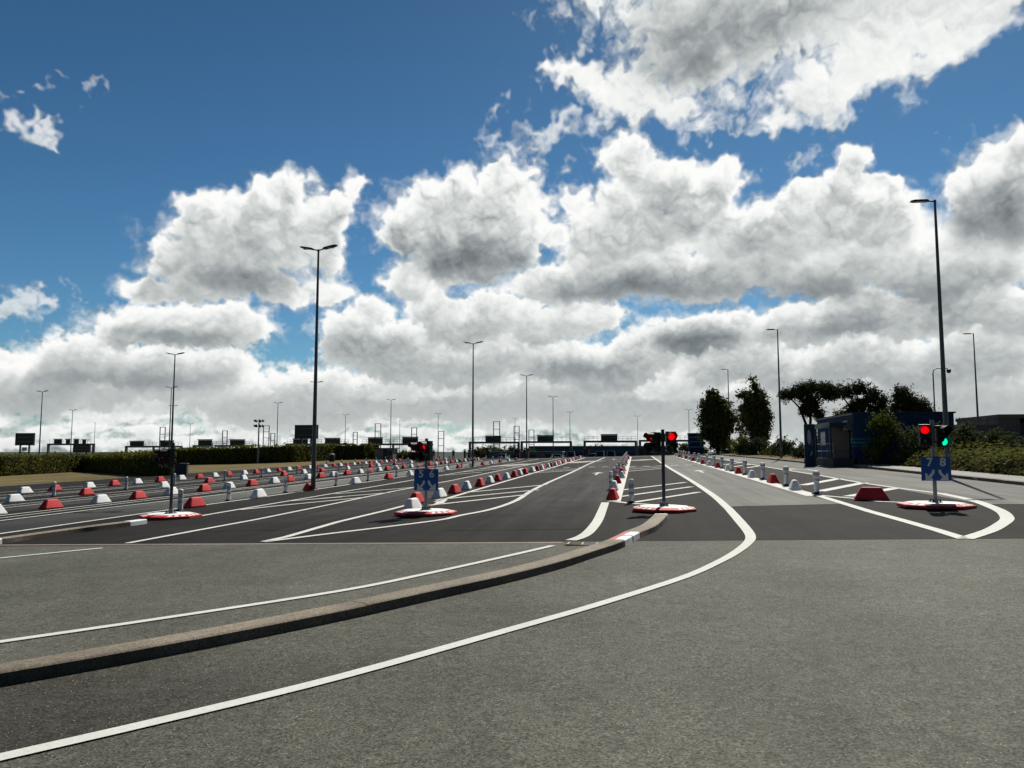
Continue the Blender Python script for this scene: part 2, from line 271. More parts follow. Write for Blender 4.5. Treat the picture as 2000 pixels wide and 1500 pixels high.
M = {}
M['approach'] = asphalt('approach_asphalt', (.0980, .0980, .0785), grain=.78, gscale=48, blotch=.28, streak=.16, sparkle=.018, sdir=(.35, .25), rough=.66, spec=.045, bump=.8)
M['near_dark'] = asphalt('near_dark_asphalt', (.0980, .0980, .0785), grain=.78, gscale=48, blotch=.28, streak=.16, sparkle=.018, sdir=(.35, .25), rough=.66, spec=.045, bump=.8, fade=(4.2, 9.2, (.050, .0475, .038), 4))  # darker at the near end, blending to the approach tone
M['dark'] = asphalt('dark_asphalt', (.0195, .0178, .0152), grain=.4, blotch=.3, streak=.38, rough=.78, spec=.05)
M['lane'] = asphalt('worn_lane_asphalt', (.050, .0485, .0455), grain=.28, blotch=.25, streak=.5, rough=.8, spec=.05, fade=(17, 32, (.0195, .0178, .0152)))
M['pale'] = asphalt('pale_lane_concrete', (.138, .139, .121), grain=.2, blotch=.18, streak=.42, spec=.15)
M['palegrey'] = asphalt('pale_lane_asphalt', (.125, .124, .110), grain=.25, blotch=.2, streak=.3, spec=.15, fade=(18, 40, (.026, .0245, .022)))
M['band'] = asphalt('concrete_band', (.36, .34, .29), grain=.2, blotch=.15)
M['seam'] = asphalt('seam_dust', (.24, .20, .155), grain=.35, blotch=.3)
M['pave'] = asphalt('pavement_concrete', (.27, .26, .235), grain=.2, blotch=.15)
M['paint'] = asphalt('road_paint', (.66, .655, .595), grain=.10, gscale=40, blotch=.07, streak=.05, rough=.7, spec=.1, chips=(.12, .118, .105))
M['grass'] = asphalt('dry_grass', (.135, .105, .042), grain=.5, gscale=30, blotch=.35, streak=.3, sdir=(.25, .08), rough=.95, spec=.1)
M['far'] = asphalt('far_land', (.050, .060, .055), grain=.2, gscale=3, blotch=.4, rough=.95, spec=.1)
M['kerb'] = asphalt('kerb_concrete', (.200, .168, .122), grain=.5, gscale=45, blotch=.4, bump=.6)
M['kerb_side'] = asphalt('kerb_side_shade', (.085, .070, .054), grain=.55, gscale=45, blotch=.45, bump=.6)  # shade of the kerb's upright sides put into the colour
M['joint'] = asphalt('kerb_joint', (.085, .073, .058), grain=.3)
M['white'] = scuffed('white_paint', (.86, .86, .84), (.36, .34, .30), .55)
M['red'] = scuffed('red_paint', (.60, .042, .038), (.26, .12, .10), .45)
M['redlight'] = simple('faded_red_paint', (.55, .09, .075), .5, var=.15, scale=7)
M['grey'] = simple('galvanised_steel', (.22, .225, .24), .45, .5, .12, 4)
M['dgrey'] = simple('dark_grey_metal', (.055, .058, .065), .5, .3, .15, 4)
M['lamp'] = simple('lamp_post_grey', (.10, .105, .115), .5, .35, .12, 2)
M['band_grey'] = simple('reflective_band', (.40, .42, .46), .35, 0, .08, 12)
M['rubber'] = simple('black_rubber', (.025, .025, .027), .8, 0, .2, 9)
M['black'] = simple('black_housing', (.012, .012, .013), .45, 0, .25, 8)
M['hood'] = simple('black_visor', (.006, .006, .006), .6, 0, .2, 8)
M['lens_red'] = simple('lit_red_lens', (.5, .0, .0), .3, emit=((1, .0, .004), 1.05))
M['lens_green'] = simple('lit_green_lens', (.0, .4, .2), .3, emit=((.0, 1, .52), 1.0))
M['lens_off'] = simple('unlit_lens', (.03, .03, .03), .15, spec=.6)
M['blue'] = simple('blue_sign_face', (.011, .075, .310), .4, var=.06, scale=3)
M['signwhite'] = simple('sign_white', (.62, .63, .62), .45, var=.04)
M['board'] = simple('dark_display', (.030, .027, .031), .3, 0, .2, 2)
M['boardline'] = simple('display_strip', (.20, .19, .20), .4)
M['steel'] = simple('gantry_steel', (.17, .18, .20), .5, .3, .12, 1)
M['hoodgrey'] = simple('board_hood', (.11, .11, .12), .5)
M['navy'] = simple('navy_cladding', (.022, .056, .125), .85, spec=.04, var=.12, scale=1.5)
M['slate'] = simple('slate_blue_cladding', (.045, .062, .098), .85, spec=.04, var=.12, scale=1.5)
M['teal'] = simple('teal_stripe', (.02, .19, .27), .5)
M['door'] = simple('brown_door', (.038, .031, .027), .7, spec=.08)
M['glass'] = simple('dark_glass', (.015, .018, .024), .25, spec=.35, var=.05)
M['concrete'] = simple('grey_concrete', (.10, .095, .09), .9, spec=.05, var=.2, scale=3, fine=.2)
M['wallgrey'] = simple('grey_render', (.135, .138, .15), .9, spec=.05, var=.12, scale=.8)
M['farblue'] = simple('far_blue_wall', (.085, .125, .165), .7, var=.1, scale=.2)
M['farroof'] = simple('far_blue_roof', (.045, .065, .095), .6, var=.1, scale=.2)
M['palewall'] = simple('pale_grey_wall', (.21, .21, .20), .7, var=.1, scale=.3)
M['carwhite'] = simple('white_car_paint', (.70, .71, .72), .25, var=.03)
M['cargrey'] = simple('grey_car_paint', (.10, .105, .11), .25, var=.03)
M['tent'] = simple('white_canvas', (.80, .80, .80), .7, var=.04)
M['bark'] = simple('bark', (.045, .034, .026), .95, spec=.03, var=.3, scale=5, fine=.4)
M['leaf'] = leafy('broad_leaf', (.055, .068, .020), (.130, .128, .036))
M['leafd'] = leafy('pine_needles', (.026, .036, .015), (.062, .072, .028))
M['hedge'] = leafy('hedge_leaf', (.065, .085, .013), (.165, .175, .028), .8)
M['shrub'] = leafy('shrub_leaf', (.042, .058, .024), (.095, .108, .048), 1)
M['cover'] = leafy('ground_cover_leaf', (.075, .090, .012), (.170, .165, .026), .7)
M['flower'] = simple('white_blossom', (.62, .60, .50), .8)
M['skin'] = simple('skin', (.42, .26, .19), .6)
M['cloth_dark'] = simple('dark_cloth', (.02, .022, .028), .8)
M['cloth_red'] = simple('red_cloth', (.30, .03, .03), .8)
M['cloth_blue'] = simple('blue_cloth', (.05, .07, .14), .8)
M['yellow'] = simple('yellowed_metal', (.42, .34, .18), .6)

# ------------------------------------------------------------------ mesh helpers
class MB:
    def __init__(s): s.v = []; s.f = []; s.m = []; s.mats = []
    def slot(s, mat):
        if mat not in s.mats: s.mats.append(mat)
        return s.mats.index(mat)
    def add(s, vs, fs, mat):
        b = len(s.v); k = s.slot(mat); s.v += [tuple(v) for v in vs]
        for f in fs: s.f.append(tuple(i+b for i in f)); s.m.append(k)
        return s
    def box(s, c, d, mat, rz=0, taper=(1, 1)):
        x, y, z = d[0]/2, d[1]/2, d[2]/2; tx, ty = taper
        p = [(-x, -y, -z), (x, -y, -z), (x, y, -z), (-x, y, -z), (-x*tx, -y*ty, z), (x*tx, -y*ty, z), (x*tx, y*ty, z), (-x*tx, y*ty, z)]
        cs, sn = math.cos(rz), math.sin(rz)
        p = [(c[0]+a*cs-b*sn, c[1]+a*sn+b*cs, c[2]+e) for a, b, e in p]
        return s.add(p, [(3, 2, 1, 0), (4, 5, 6, 7), (0, 1, 5, 4), (1, 2, 6, 5), (2, 3, 7, 6), (3, 0, 4, 7)], mat)
    def tube(s, a, b, ra, rb, mat, n=10, caps=True):
        a, b = Vector(a), Vector(b); d = (b-a).normalized()
        x = d.orthogonal().normalized(); y = d.cross(x)
        ring = lambda c, r: [c+x*(r*math.cos(2*math.pi*i/n))+y*(r*math.sin(2*math.pi*i/n)) for i in range(n)]
        fs = [(i, (i+1) % n, n+(i+1) % n, n+i) for i in range(n)]
        if caps: fs += [tuple(range(n-1, -1, -1)), tuple(range(n, 2*n))]
        return s.add(ring(a, ra)+ring(b, rb), fs, mat)
    def lathe(s, prof, mat, n=16, off=(0, 0, 0), rot=0):
        vs = []
        for r, z in prof: vs += [(off[0]+r*math.cos(rot+2*math.pi*i/n), off[1]+r*math.sin(rot+2*math.pi*i/n), off[2]+z) for i in range(n)]
        fs = []
        for k in range(len(prof)-1): fs += [(k*n+i, k*n+(i+1) % n, (k+1)*n+(i+1) % n, (k+1)*n+i) for i in range(n)]
        fs += [tuple(range(n-1, -1, -1)), tuple(range((len(prof)-1)*n, len(prof)*n))]
        return s.add(vs, fs, mat)
    def prism(s, poly, y0, y1, mat, tf=lambda p: p):
        n = len(poly); vs = [tf((x, y0, z)) for x, z in poly]+[tf((x, y1, z)) for x, z in poly]
        fs = [tuple(range(n)), tuple(range(2*n-1, n-1, -1))]+[(i, n+i, n+(i+1) % n, (i+1) % n) for i in range(n)]
        return s.add(vs, fs, mat)
    def mesh(s, name, smooth=False):
        me = bpy.data.meshes.new(name); me.from_pydata(s.v, [], s.f); me.update()
        for m in s.mats: me.materials.append(m)
        if len(s.mats) > 1: me.polygons.foreach_set('material_index', s.m)
        if smooth: me.polygons.foreach_set('use_smooth', [True]*len(me.polygons)); me.set_sharp_from_angle(angle=R(40))
        return me
    def build(s, name, parent=None, smooth=False):
        return obj(name, s.mesh(name, smooth), parent)
def obj(name, me, parent=None):
    o = bpy.data.objects.new(name, me); SC.collection.objects.link(o)
    if parent: o.parent = parent
    return o
def tag(o, label=None, cat=None, group=None, kind=None):
    if label: o['label'] = label
    if cat: o['category'] = cat
    if group: o['group'] = group
    if kind: o['kind'] = kind
    return o
def thing(name, label, cat, loc=(0, 0, 0), rz=0, group=None):
    o = bpy.data.objects.new(name, None); SC.collection.objects.link(o); o.empty_display_size = .2
    o.location = loc; o.rotation_euler = (0, 0, rz)
    return tag(o, label, cat, group)
def dup(root, loc, rz, label, group=None):
    r = root.copy(); SC.collection.objects.link(r); r.location = loc; r.rotation_euler = (0, 0, rz); tag(r, label, None, group)
    for ch in list(root.children):
        c = ch.copy(); SC.collection.objects.link(c); c.parent = r
        for g in list(ch.children):
            d = g.copy(); SC.collection.objects.link(d); d.parent = c
    return r
def bevelled(mb, w, seg=2, ang=20):
    me = mb.mesh('m'); bm = bmesh.new(); bm.from_mesh(me); bmesh.ops.remove_doubles(bm, verts=bm.verts, dist=1e-4)
    es = [e for e in bm.edges if len(e.link_faces) == 2 and e.calc_face_angle(0) > R(ang)]
    bmesh.ops.bevel(bm, geom=es, offset=w, segments=seg, affect='EDGES', profile=.6)
    bm.to_mesh(me); bm.free(); return me
ORD = ['zeroth', 'first', 'second', 'third', 'fourth', 'fifth', 'sixth', 'seventh', 'eighth', 'ninth', 'tenth', 'eleventh', 'twelfth', 'thirteenth', 'fourteenth', 'fifteenth', 'sixteenth', 'seventeenth', 'eighteenth', 'nineteenth', 'twentieth'] + ['twenty-'+w for w in 'first second third fourth fifth sixth seventh eighth ninth'.split()] + ['thirtieth'] + ['thirty-'+w for w in 'first second third fourth fifth sixth seventh eighth ninth'.split()]

# ------------------------------------------------------------------ terrain: a plaza tilted 2.7 % across and 1.1 % along, falling away past its crest
def interp(x, P):
    if x <= P[0][0]: return P[0][1]
    for (a, b), (c, d) in zip(P, P[1:]):
        if x <= c: return b+(d-b)*(x-a)/(c-a)
    return P[-1][1]
YC = [(-200, 178), (-58, 172), (-47, 142), (-30, 128), (-12, 113), (14, 113), (20, 150), (60, 165)]
def gz(X, Y):
    Xc = min(max(X, -100), 70); yc = interp(X, YC)
    t = min(max((Y-yc)/45, 0), 1); t = t*t*(3-2*t)
    return (.02702*Xc+.01098*max(min(Y, yc+45), -60))*(1-t)+(.1+.014*min(max(X, -150), 60))*t
XS = sorted(set([-6000, -2500, -1000, -500, -300, -230, -200, -175, -150, -125, -112, -100, -90, -80, -70, -62, -58, -54, -50, -47, -44, -40, -35, -30, -24, -18, -12, -8, -4, 0, 4, 8, 11.5, 12.7, 14, 17, 20, 25, 32, 40, 50, 60, 70, 90, 130, 250, 500, 1000, 2500, 6000]))
YS = sorted(set([-400, -60, -30, -12, 0, 15.4, 30, 50, 70, 90, 105]+list(range(110, 236, 4))+[240, 260, 300, 400, 600, 1000, 2000, 4000, 8000]))
def sheet(name, mat, keep, dz, kind='structure'):
    mb = MB(); idx = {}
    def vid(i, j):
        if (i, j) not in idx: idx[i, j] = len(mb.v); mb.v.append((XS[i], YS[j], gz(XS[i], YS[j])+dz))
        return idx[i, j]
    k = mb.slot(mat)
    for i in range(len(XS)-1):
        for j in range(len(YS)-1):
            if keep((XS[i]+XS[i+1])/2, (YS[j]+YS[j+1])/2):
                mb.f.append((vid(i, j), vid(i+1, j), vid(i+1, j+1), vid(i, j+1))); mb.m.append(k)
    return tag(mb.build(name), kind=kind)
PL = lambda x, y: .02702*x+.01098*y            # the flat (tilted) part of the plaza
sheet('ground', M['far'], lambda x, y: True, -.02)
sheet('grass', M['grass'], lambda x, y: (-200 < x < -40 and -12 < y < 236) or (12.7 < x < 250 and -12 < y < 236), -.010, 'structure')
sheet('plaza_asphalt', M['dark'], lambda x, y: -47 < x < 12.7 and 15.4 < y < 240, 0)
sheet('approach_road', M['approach'], lambda x, y: -400 < x < 60 and -60 < y < 15.4, 0)

def ribbon(mb, pts, w, dz, mat, side=0):
    """flat strip along pts (metres); side -1/1 puts the strip left / right of the line, 0 centres it"""
    n = len(pts); nor = []
    for i in range(n):
        a = Vector(pts[max(i-1, 0)]); b = Vector(pts[min(i+1, n-1)]); d = (b-a).normalized(); nor.append(Vector((d.y, -d.x)))
    vs = []
    for p, q in zip(pts, nor):
        for k in ((-.5*1, .5*1) if side == 0 else ((-1, 0) if side < 0 else (0, 1))):
            wi = w if not isinstance(w, tuple) else w[0]+(w[1]-w[0])*len(vs)/(2*n)
            x, y = p[0]+q.x*wi*k, p[1]+q.y*wi*k; vs.append((x, y, gz(x, y)+dz))
    mb.add(vs, [(2*i, 2*i+1, 2*i+3, 2*i+2) for i in range(n-1)], mat)
def smooth_pts(pts, k=4):
    out = []
    for i in range(len(pts)-1):
        p0, p1, p2, p3 = [Vector(pts[min(max(j, 0), len(pts)-1)]) for j in (i-1, i, i+1, i+2)]
        for s in range(k):
            t = s/k
            out.append(tuple(.5*((2*p1)+(p2-p0)*t+(2*p0-5*p1+4*p2-p3)*t*t+(3*p1-p0-3*p2+p3)*t**3)))
    return out+[tuple(pts[-1])]
def patch(mb, left, right, dz, mat):
    """surface between two edges given as matching lists of points"""
    vs = []
    for a, b in zip(left, right):
        for q in range(5):
            x, y = a[0]+(b[0]-a[0])*q/4, a[1]+(b[1]-a[1])*q/4; vs.append((x, y, gz(x, y)+dz))
    n = len(left)
    mb.add(vs, [(5*i+q, 5*i+q+1, 5*i+q+6, 5*i+q+5) for i in range(n-1) for q in range(4)], mat)
# lanes of other surfacing, laid as thin sheets over the plaza
mb = MB(); ys = [22, 30, 40, 50, 62, 75, 90, 108]
patch(mb, [(2.75, 23.0)]+[(2.62, y) for y in ys[1:]], [(5.9, 23.3)]+[(5.55, y) for y in ys[1:]], .005, M['pale'])
tag(mb.build('pale_lane_surface'), kind='structure')
mb = MB(); patch(mb, [(9.2, 22.5), (9.25, 32), (9.2, 42), (8.9, 66), (8.6, 82), (8.2, 108)], [(13.55, 21.5), (13.6, 32), (13.6, 42), (12.6, 66), (12.1, 82), (11.0, 108)], .005, M['pale'])
tag(mb.build('side_road_surface'), kind='structure')
mb = MB(); patch(mb, [(-19.6, y) for y in [16.6, 24]+ys[1:]], [(-16.5, y) for y in [16.6, 24]+ys[1:]], .005, M['palegrey'])
tag(mb.build('worn_lane_surface'), kind='structure')
mb = MB(); patch(mb, [(-4.3, 17.5), (-4.2, 25)]+[(-4.2, y) for y in ys[1:]], [(-.95, 17.5), (-1.0, 25)]+[(-.95, y) for y in ys[1:]], .005, M['lane'])
tag(mb.build('lane_surface'), kind='structure')
mb = MB()
for a, b, m_ in ((-10.7, -7.8, 'lane'), (-26.2, -23.2, 'lane'), (-32.2, -31.4, 'lane')):
    patch(mb, [(a, y) for y in [18]+ys], [(b, y) for y in [18]+ys], .005, M[m_])
tag(mb.build('far_lane_surface'), kind='structure')
mb = MB(); patch(mb, [(x, 15.36-.033*x-.30) for x in (-60, -30, -14.5, -8, -3, -1.4)], [(x, 15.36-.033*x-.14) for x in (-60, -30, -14.5, -8, -3, -1.4)], .005, M['seam'])
tag(mb.build('road_seam'), kind='structure')
mb = MB(); patch(mb, [(-7.5, 3.2), (-5.6, 5.6), (-4.4, 6.93), (-3.27, 8.42), (-2.58, 9.5), (-1.72, 10.86), (-1.1, 12.0)], [(-5.6, 2.7), (-4.05, 4.5), (-3.3, 5.35), (-2.46, 6.36), (-1.7, 7.45), (-1.0, 8.45), (-.2, 9.7)], .003, M['near_dark'])
tag(mb.build('dark_road_strip'), kind='structure')
mb = MB()      # the joint itself runs slightly oblique: new asphalt lapped over the old
patch(mb, [(x, 15.36-.033*x-.14) for x in (-60, -14.5, -1.4)], [(x, 15.42) for x in (-60, -14.5, -1.4)], .003, M['dark'])
patch(mb, [(x, 15.30-.02*x) for x in (-1.4, 7, 14, 40)], [(x, 15.44) for x in (-1.4, 7, 14, 40)], .003, M['dark'])
tag(mb.build('road_joint'), kind='structure')
mb = MB()
for a, b in (((-7.0, 80), (-4.3, 88)), ((-.4, 84), (2.4, 89)), ((-13.2, 74), (-10.8, 82))): ribbon(mb, [a, b], 2.6, .010, M['band'])
tag(mb.build('concrete_strip'), kind='structure')

# painted markings
D = {'LAMPS': [(-15.75, 36.4, 2), (-15.6, 74.0, 2), (-15.4, 111.0, 2), (13.24, 35.5, -1), (13.5, 74.6, -1), (13.6, 114.2, -1), (-45.91, 71.15, 2), (-68.71, 105.91, 2), (-93.76, 145.31, 2), (-88.44, 103.53, 2), (-124.73, 155.24, 2), (-160.02, 208.81, 1), (-135.24, 219.02, 2), (-72.26, 148.41, 2), (-46.43, 107.64, 2), (-76.13, 196.08, 2), (-49.29, 152.15, 2), (-70.95, 227.88, 1), (-49.62, 192.2, 2), (-15.23, 146.66, 2), (-16.27, 198.73, 2), (-34.98, 226.98, 2), (1.16, 230.32, 2), (13.82, 198.99, 2), (38.6, 144.25, -1), (34.81, 85.09, -1)], 'FRONT': [(-4.18, 4.37), (-4.04, 4.53), (-3.34, 5.3), (-2.46, 6.36), (-1.28, 8.08), (-0.45, 9.32), (0.65, 11.16), (1.25, 12.49), (1.67, 13.6), (2.03, 14.78), (2.22, 15.69), (2.32, 16.83), (2.41, 18.61), (2.53, 21.27), (2.6, 23.28), (2.7, 28.21), (2.7, 38), (2.6, 50), (2.5, 64), (2.4, 108)], 'FLEFT': [(-6.86, 7.09), (-6.6, 7.33), (-5.43, 8.52), (-3.96, 10.17), (-3.14, 11.53), (-2.13, 13.47), (-1.54, 14.68)], 'FLEFT2': [(-1.26, 15.47), (-1.09, 16.05), (-0.98, 17.1), (-0.91, 19.41), (-0.92, 22.25), (-0.94, 25.23)], 'FARL': [(-12.51, 13.05), (-12.27, 13.5), (-11.72, 14.18), (-11.12, 14.91)], 'L6': [(-7.89, 15.71), (-6.86, 17.33), (-6.02, 18.57), (-5.11, 20.11), (-4.84, 21.38), (-4.32, 23.32), (-4.1, 26.86), (-4.3, 32.4), (-4.35, 40), (-4.25, 55), (-4.3, 75), (-4.0, 107.7)], 'APEX': [(-7.91, 15.75), (-7.79, 16.61), (-7.9, 19.93), (-7.71, 23.75), (-7.66, 26.47)], 'LC': [(-11.1, 15.7), (-10.8, 21), (-10.8, 27), (-10.9, 34), (-10.6, 45), (-10.6, 78), (-10.2, 110)], 'LD': [(-13.45, 22.4), (-13.5, 40), (-13.4, 70), (-13.3, 108)], 'LA': [(-20.0, 18), (-19.9, 26), (-19.5, 34), (-19.4, 110)], 'LB': [(-16.4, 15.5), (-16.3, 25.7), (-16.05, 31)], 'ROAD': [(8.3, 103), (8.7, 80.8), (8.8, 66.5), (9.0, 50.5), (9.2, 41.3), (9.19, 33.31), (9.36, 30.0), (9.7, 26.74), (9.45, 23.69), (8.98, 21.35), (8.65, 20.09), (8.26, 18.99), (7.97, 18.33), (7.58, 17.63), (6.81, 16.38), (5.88, 15.16)], 'VEE': [(5.87, 15.16), (5.91, 16.47), (5.9, 18.39), (5.86, 20.7), (5.95, 26.54)], 'INNER': [(6.03, 26.77), (6.67, 25.19), (6.99, 23.87), (7.52, 23.36)], 'HATCH': [[(-13.35, 28.75), (-12.02, 30.72), 0.22], [(-12.55, 26.69), (-10.87, 30.13), 0.22], [(-13.23, 33.02), (-10.81, 37.4), 0.22], [(-13.31, 24.76), (-12.55, 26.69), 0.22], [(-13.25, 29.0), (-10.79, 33.19), 0.22], [(-13.16, 53.11), (-11.53, 57.88), 0.25], [(-13.29, 59.49), (-11.09, 65.85), 0.25], [(-13.14, 65.97), (-10.96, 72.37), 0.25], [(-7.08, 32.13), (-4.19, 37.25), 0.26], [(-7.3, 27.99), (-4.1, 33.11), 0.26], [(-6.82, 25.29), (-4.16, 29.98), 0.26], [(-7.3, 52.94), (-4.13, 57.5), 0.26], [(-6.97, 56.6), (-4.08, 59.62), 0.26], [(-6.86, 60.38), (-3.97, 61.6), 0.26], [(-0.52, 31.75), (2.35, 36.8), 0.26], [(-0.51, 27.87), (2.37, 33.16), 0.26], [(-0.03, 25.11), (2.38, 29.57), 0.26], [(-0.47, 52.49), (1.99, 57.02), 0.26], [(-0.47, 56.54), (2.13, 59.9), 0.26], [(-0.46, 60.5), (2.26, 63.39), 0.26], [(6.72, 32.71), (9.29, 37.35), 0.42], [(6.48, 28.79), (9.33, 33.66), 0.42], [(6.75, 26.09), (9.27, 29.71), 0.42], [(6.86, 62.6), (9.06, 66.99), 0.35], [(6.86, 56.83), (9.0, 61.56), 0.35], [(7.34, 53.65), (8.77, 57.11), 0.35]], 'DASH': [[(-7.36, 65.14), (-6.59, 64.84)], [(-5.87, 64.57), (-5.3, 64.41)], [(-4.62, 64.43), (-4.1, 64.31)], [(-3.68, 64.25), (-3.16, 64.13)], [(-2.62, 64.26), (-2.12, 64.27)], [(-0.4, 63.46), (0.1, 63.34)], [(0.71, 62.99), (1.19, 63.01)], [(1.8, 62.93), (2.32, 62.78)], [(2.95, 63.52), (3.48, 63.51)], [(4.05, 63.6), (4.66, 63.65)]], 'KERB1': [(-5.61, 5.63), (-5.31, 5.92), (-4.4, 6.93), (-3.27, 8.42), (-2.58, 9.5), (-1.72, 10.86), (-1.11, 12.05), (-0.63, 13.28), (-0.22, 14.35), (0.13, 15.86), (0.46, 17.02), (0.72, 18.83), (0.82, 19.69)], 'KERB2': [(-14.47, 14.31), (-14.38, 15.8), (-14.11, 18.24), (-13.77, 19.84), (-13.73, 20.25)], 'GANTRY': [[-201.51, -184.11, 4.38, [(-198.93, -197.33, 4.56, 6.34), (-197.33, -196.14, 4.56, 6.34), (-194.36, -192.97, 4.56, 6.33), (-191.2, -189.62, 4.55, 6.32), (-188.04, -186.86, 4.55, 6.14)]], [-171.64, -151.26, 3.55, [(-169.91, -164.92, 3.64, 5.57), (-158.64, -153.9, 3.63, 5.72)]], [-146.58, -125.52, 3.78, [(-144.72, -139.88, 3.96, 6.03), (-133.22, -128.08, 3.95, 6.0)]], [-113.4, -92.12, 4.25, [(-110.9, -105.89, 4.43, 6.28), (-99.86, -94.75, 4.41, 6.42)]], [-87.4, -66.27, 4.21, [(-85.14, -80.3, 4.39, 6.55), (-73.6, -68.48, 4.37, 6.68)]], [-51.5, -35.85, 4.72, [(-46.36, -41.41, 4.89, 6.92)]], [-34.87, -19.39, 4.86, [(-29.84, -24.67, 5.02, 7.03)]], [-15.09, 0.63, 4.97, [(-10.02, -4.99, 5.14, 7.28)]], [1.87, 18.01, 5.18, [(8.06, 12.06, 5.34, 7.37)]]], 'FRAMES': [(-182.54, -180.36, 11.46), (-156.24, -154.33, 9.95), (-139.48, -137.18, 11.83), (-136.47, -134.81, 8.89), (-103.63, -102.03, 9.15), (-95.1, -92.92, 12.36), (-81.08, -79.12, 10.76), (-70.94, -68.82, 9.4), (-50.3, -48.03, 12.85), (-42.76, -40.88, 11.13), (-37.34, -35.48, 9.81)]}
mb = MB(); z = .012; P_ = M['paint']
def ln(pts, w, side=0, s=True): ribbon(mb, smooth_pts(pts) if s and len(pts) > 2 else pts, w, z, P_, side)
fr = D['FRONT']; ff = smooth_pts(fr, 5); ln(ff[:36], .15, s=False); ln(ff[35:61], (.15, .23), s=False); ln(ff[60:], .23, s=False)
ln(D['FLEFT'], .14); ln(D['FLEFT2'], .25); ln(D['FARL'], .13); ln(D['L6'], .2); ln(D['APEX'], .2, s=False)
ln(D['LC'], .18, s=False); ln(D['LD'], .18, s=False); ln(D['LA'], .16, s=False); ln(D['LB'], .18, s=False)
rd = D['ROAD']; ln(rd[:8], .18, s=False); ln(rd[7:], .27); ln(D['VEE'], .24, s=False); ln(D['INNER'], .2, s=False)
for a, b, w in D['HATCH']: ln([a, b], w)
for a, b in D['DASH']: ln([a, b], .55)
for x, y0, w in ((-16.05, 31, .2), (-7.02, 27, .22), (-21.75, 23, .15), (-28.3, 29, .14)): ln([(x, y0), (x+.1, 60), (x+.15, 110)], w, s=False)
ln([(-34.5, 34), (-36.4, 75), (-38.4, 120)], .14, s=False)
for x, y0 in ((-20.85, 20), (-25.2, 24), (-26.4, 22), (-31.25, 28), (-32.4, 30), (-37.8, 38)): ln([(x, y0), (x-.6, 110)], .13)
ln([(-.62, 25.5), (-.55, 60), (-.5, 108)], .34, s=False); ln([(-.85, 25.9), (-.1, 24.7), (.55, 24.0)], .24, s=False)
ln([(5.8, 26.6), (5.62, 60), (5.5, 106)], .5, s=False)
ln([(-6.6, 25.6), (-7.0, 28)], .3)
for a, b in (((-15, 109), (9, 109)),): ln([a, b], .4)
def arrow(x, y, bend=0, s=1.0):
    mb.add([(x+a*s, y+b*s, gz(x, y)+PL(a*s, b*s)+z) for a, b in ((-.08, 0), (.08, 0), (.08, 2.6), (-.08, 2.6))], [(0, 1, 2, 3)], P_)
    if bend == 0: mb.add([(x+a*s, y+b*s, gz(x, y)+PL(a*s, b*s)+z) for a, b in ((-.42, 2.6), (.42, 2.6), (0, 4.2))], [(0, 1, 2)], P_)
    else:
        mb.add([(x+a*s*bend, y+b*s, gz(x, y)+PL(a*s*bend, b*s)+z) for a, b in ((0, 2.6), (0, 3.0), (-.5, 3.9), (-.62, 3.6))], [(0, 1, 2, 3) if bend < 0 else (3, 2, 1, 0)], P_)
        mb.add([(x+a*s*bend, y+b*s, gz(x, y)+PL(a*s*bend, b*s)+z) for a, b in ((-.25, 4.4), (-.95, 2.9), (-1.1, 4.5))], [(0, 1, 2)], P_)
arrow(-2.35, 47.8); arrow(4.1, 47.6); arrow(10.3, 46.2, 1); arrow(-2.4, 92, 0, .9); arrow(10.1, 76, 1); arrow(-9.3, 62); arrow(-18, 60); arrow(-24.8, 60)
tag(mb.build('road_markings'), kind='structure')

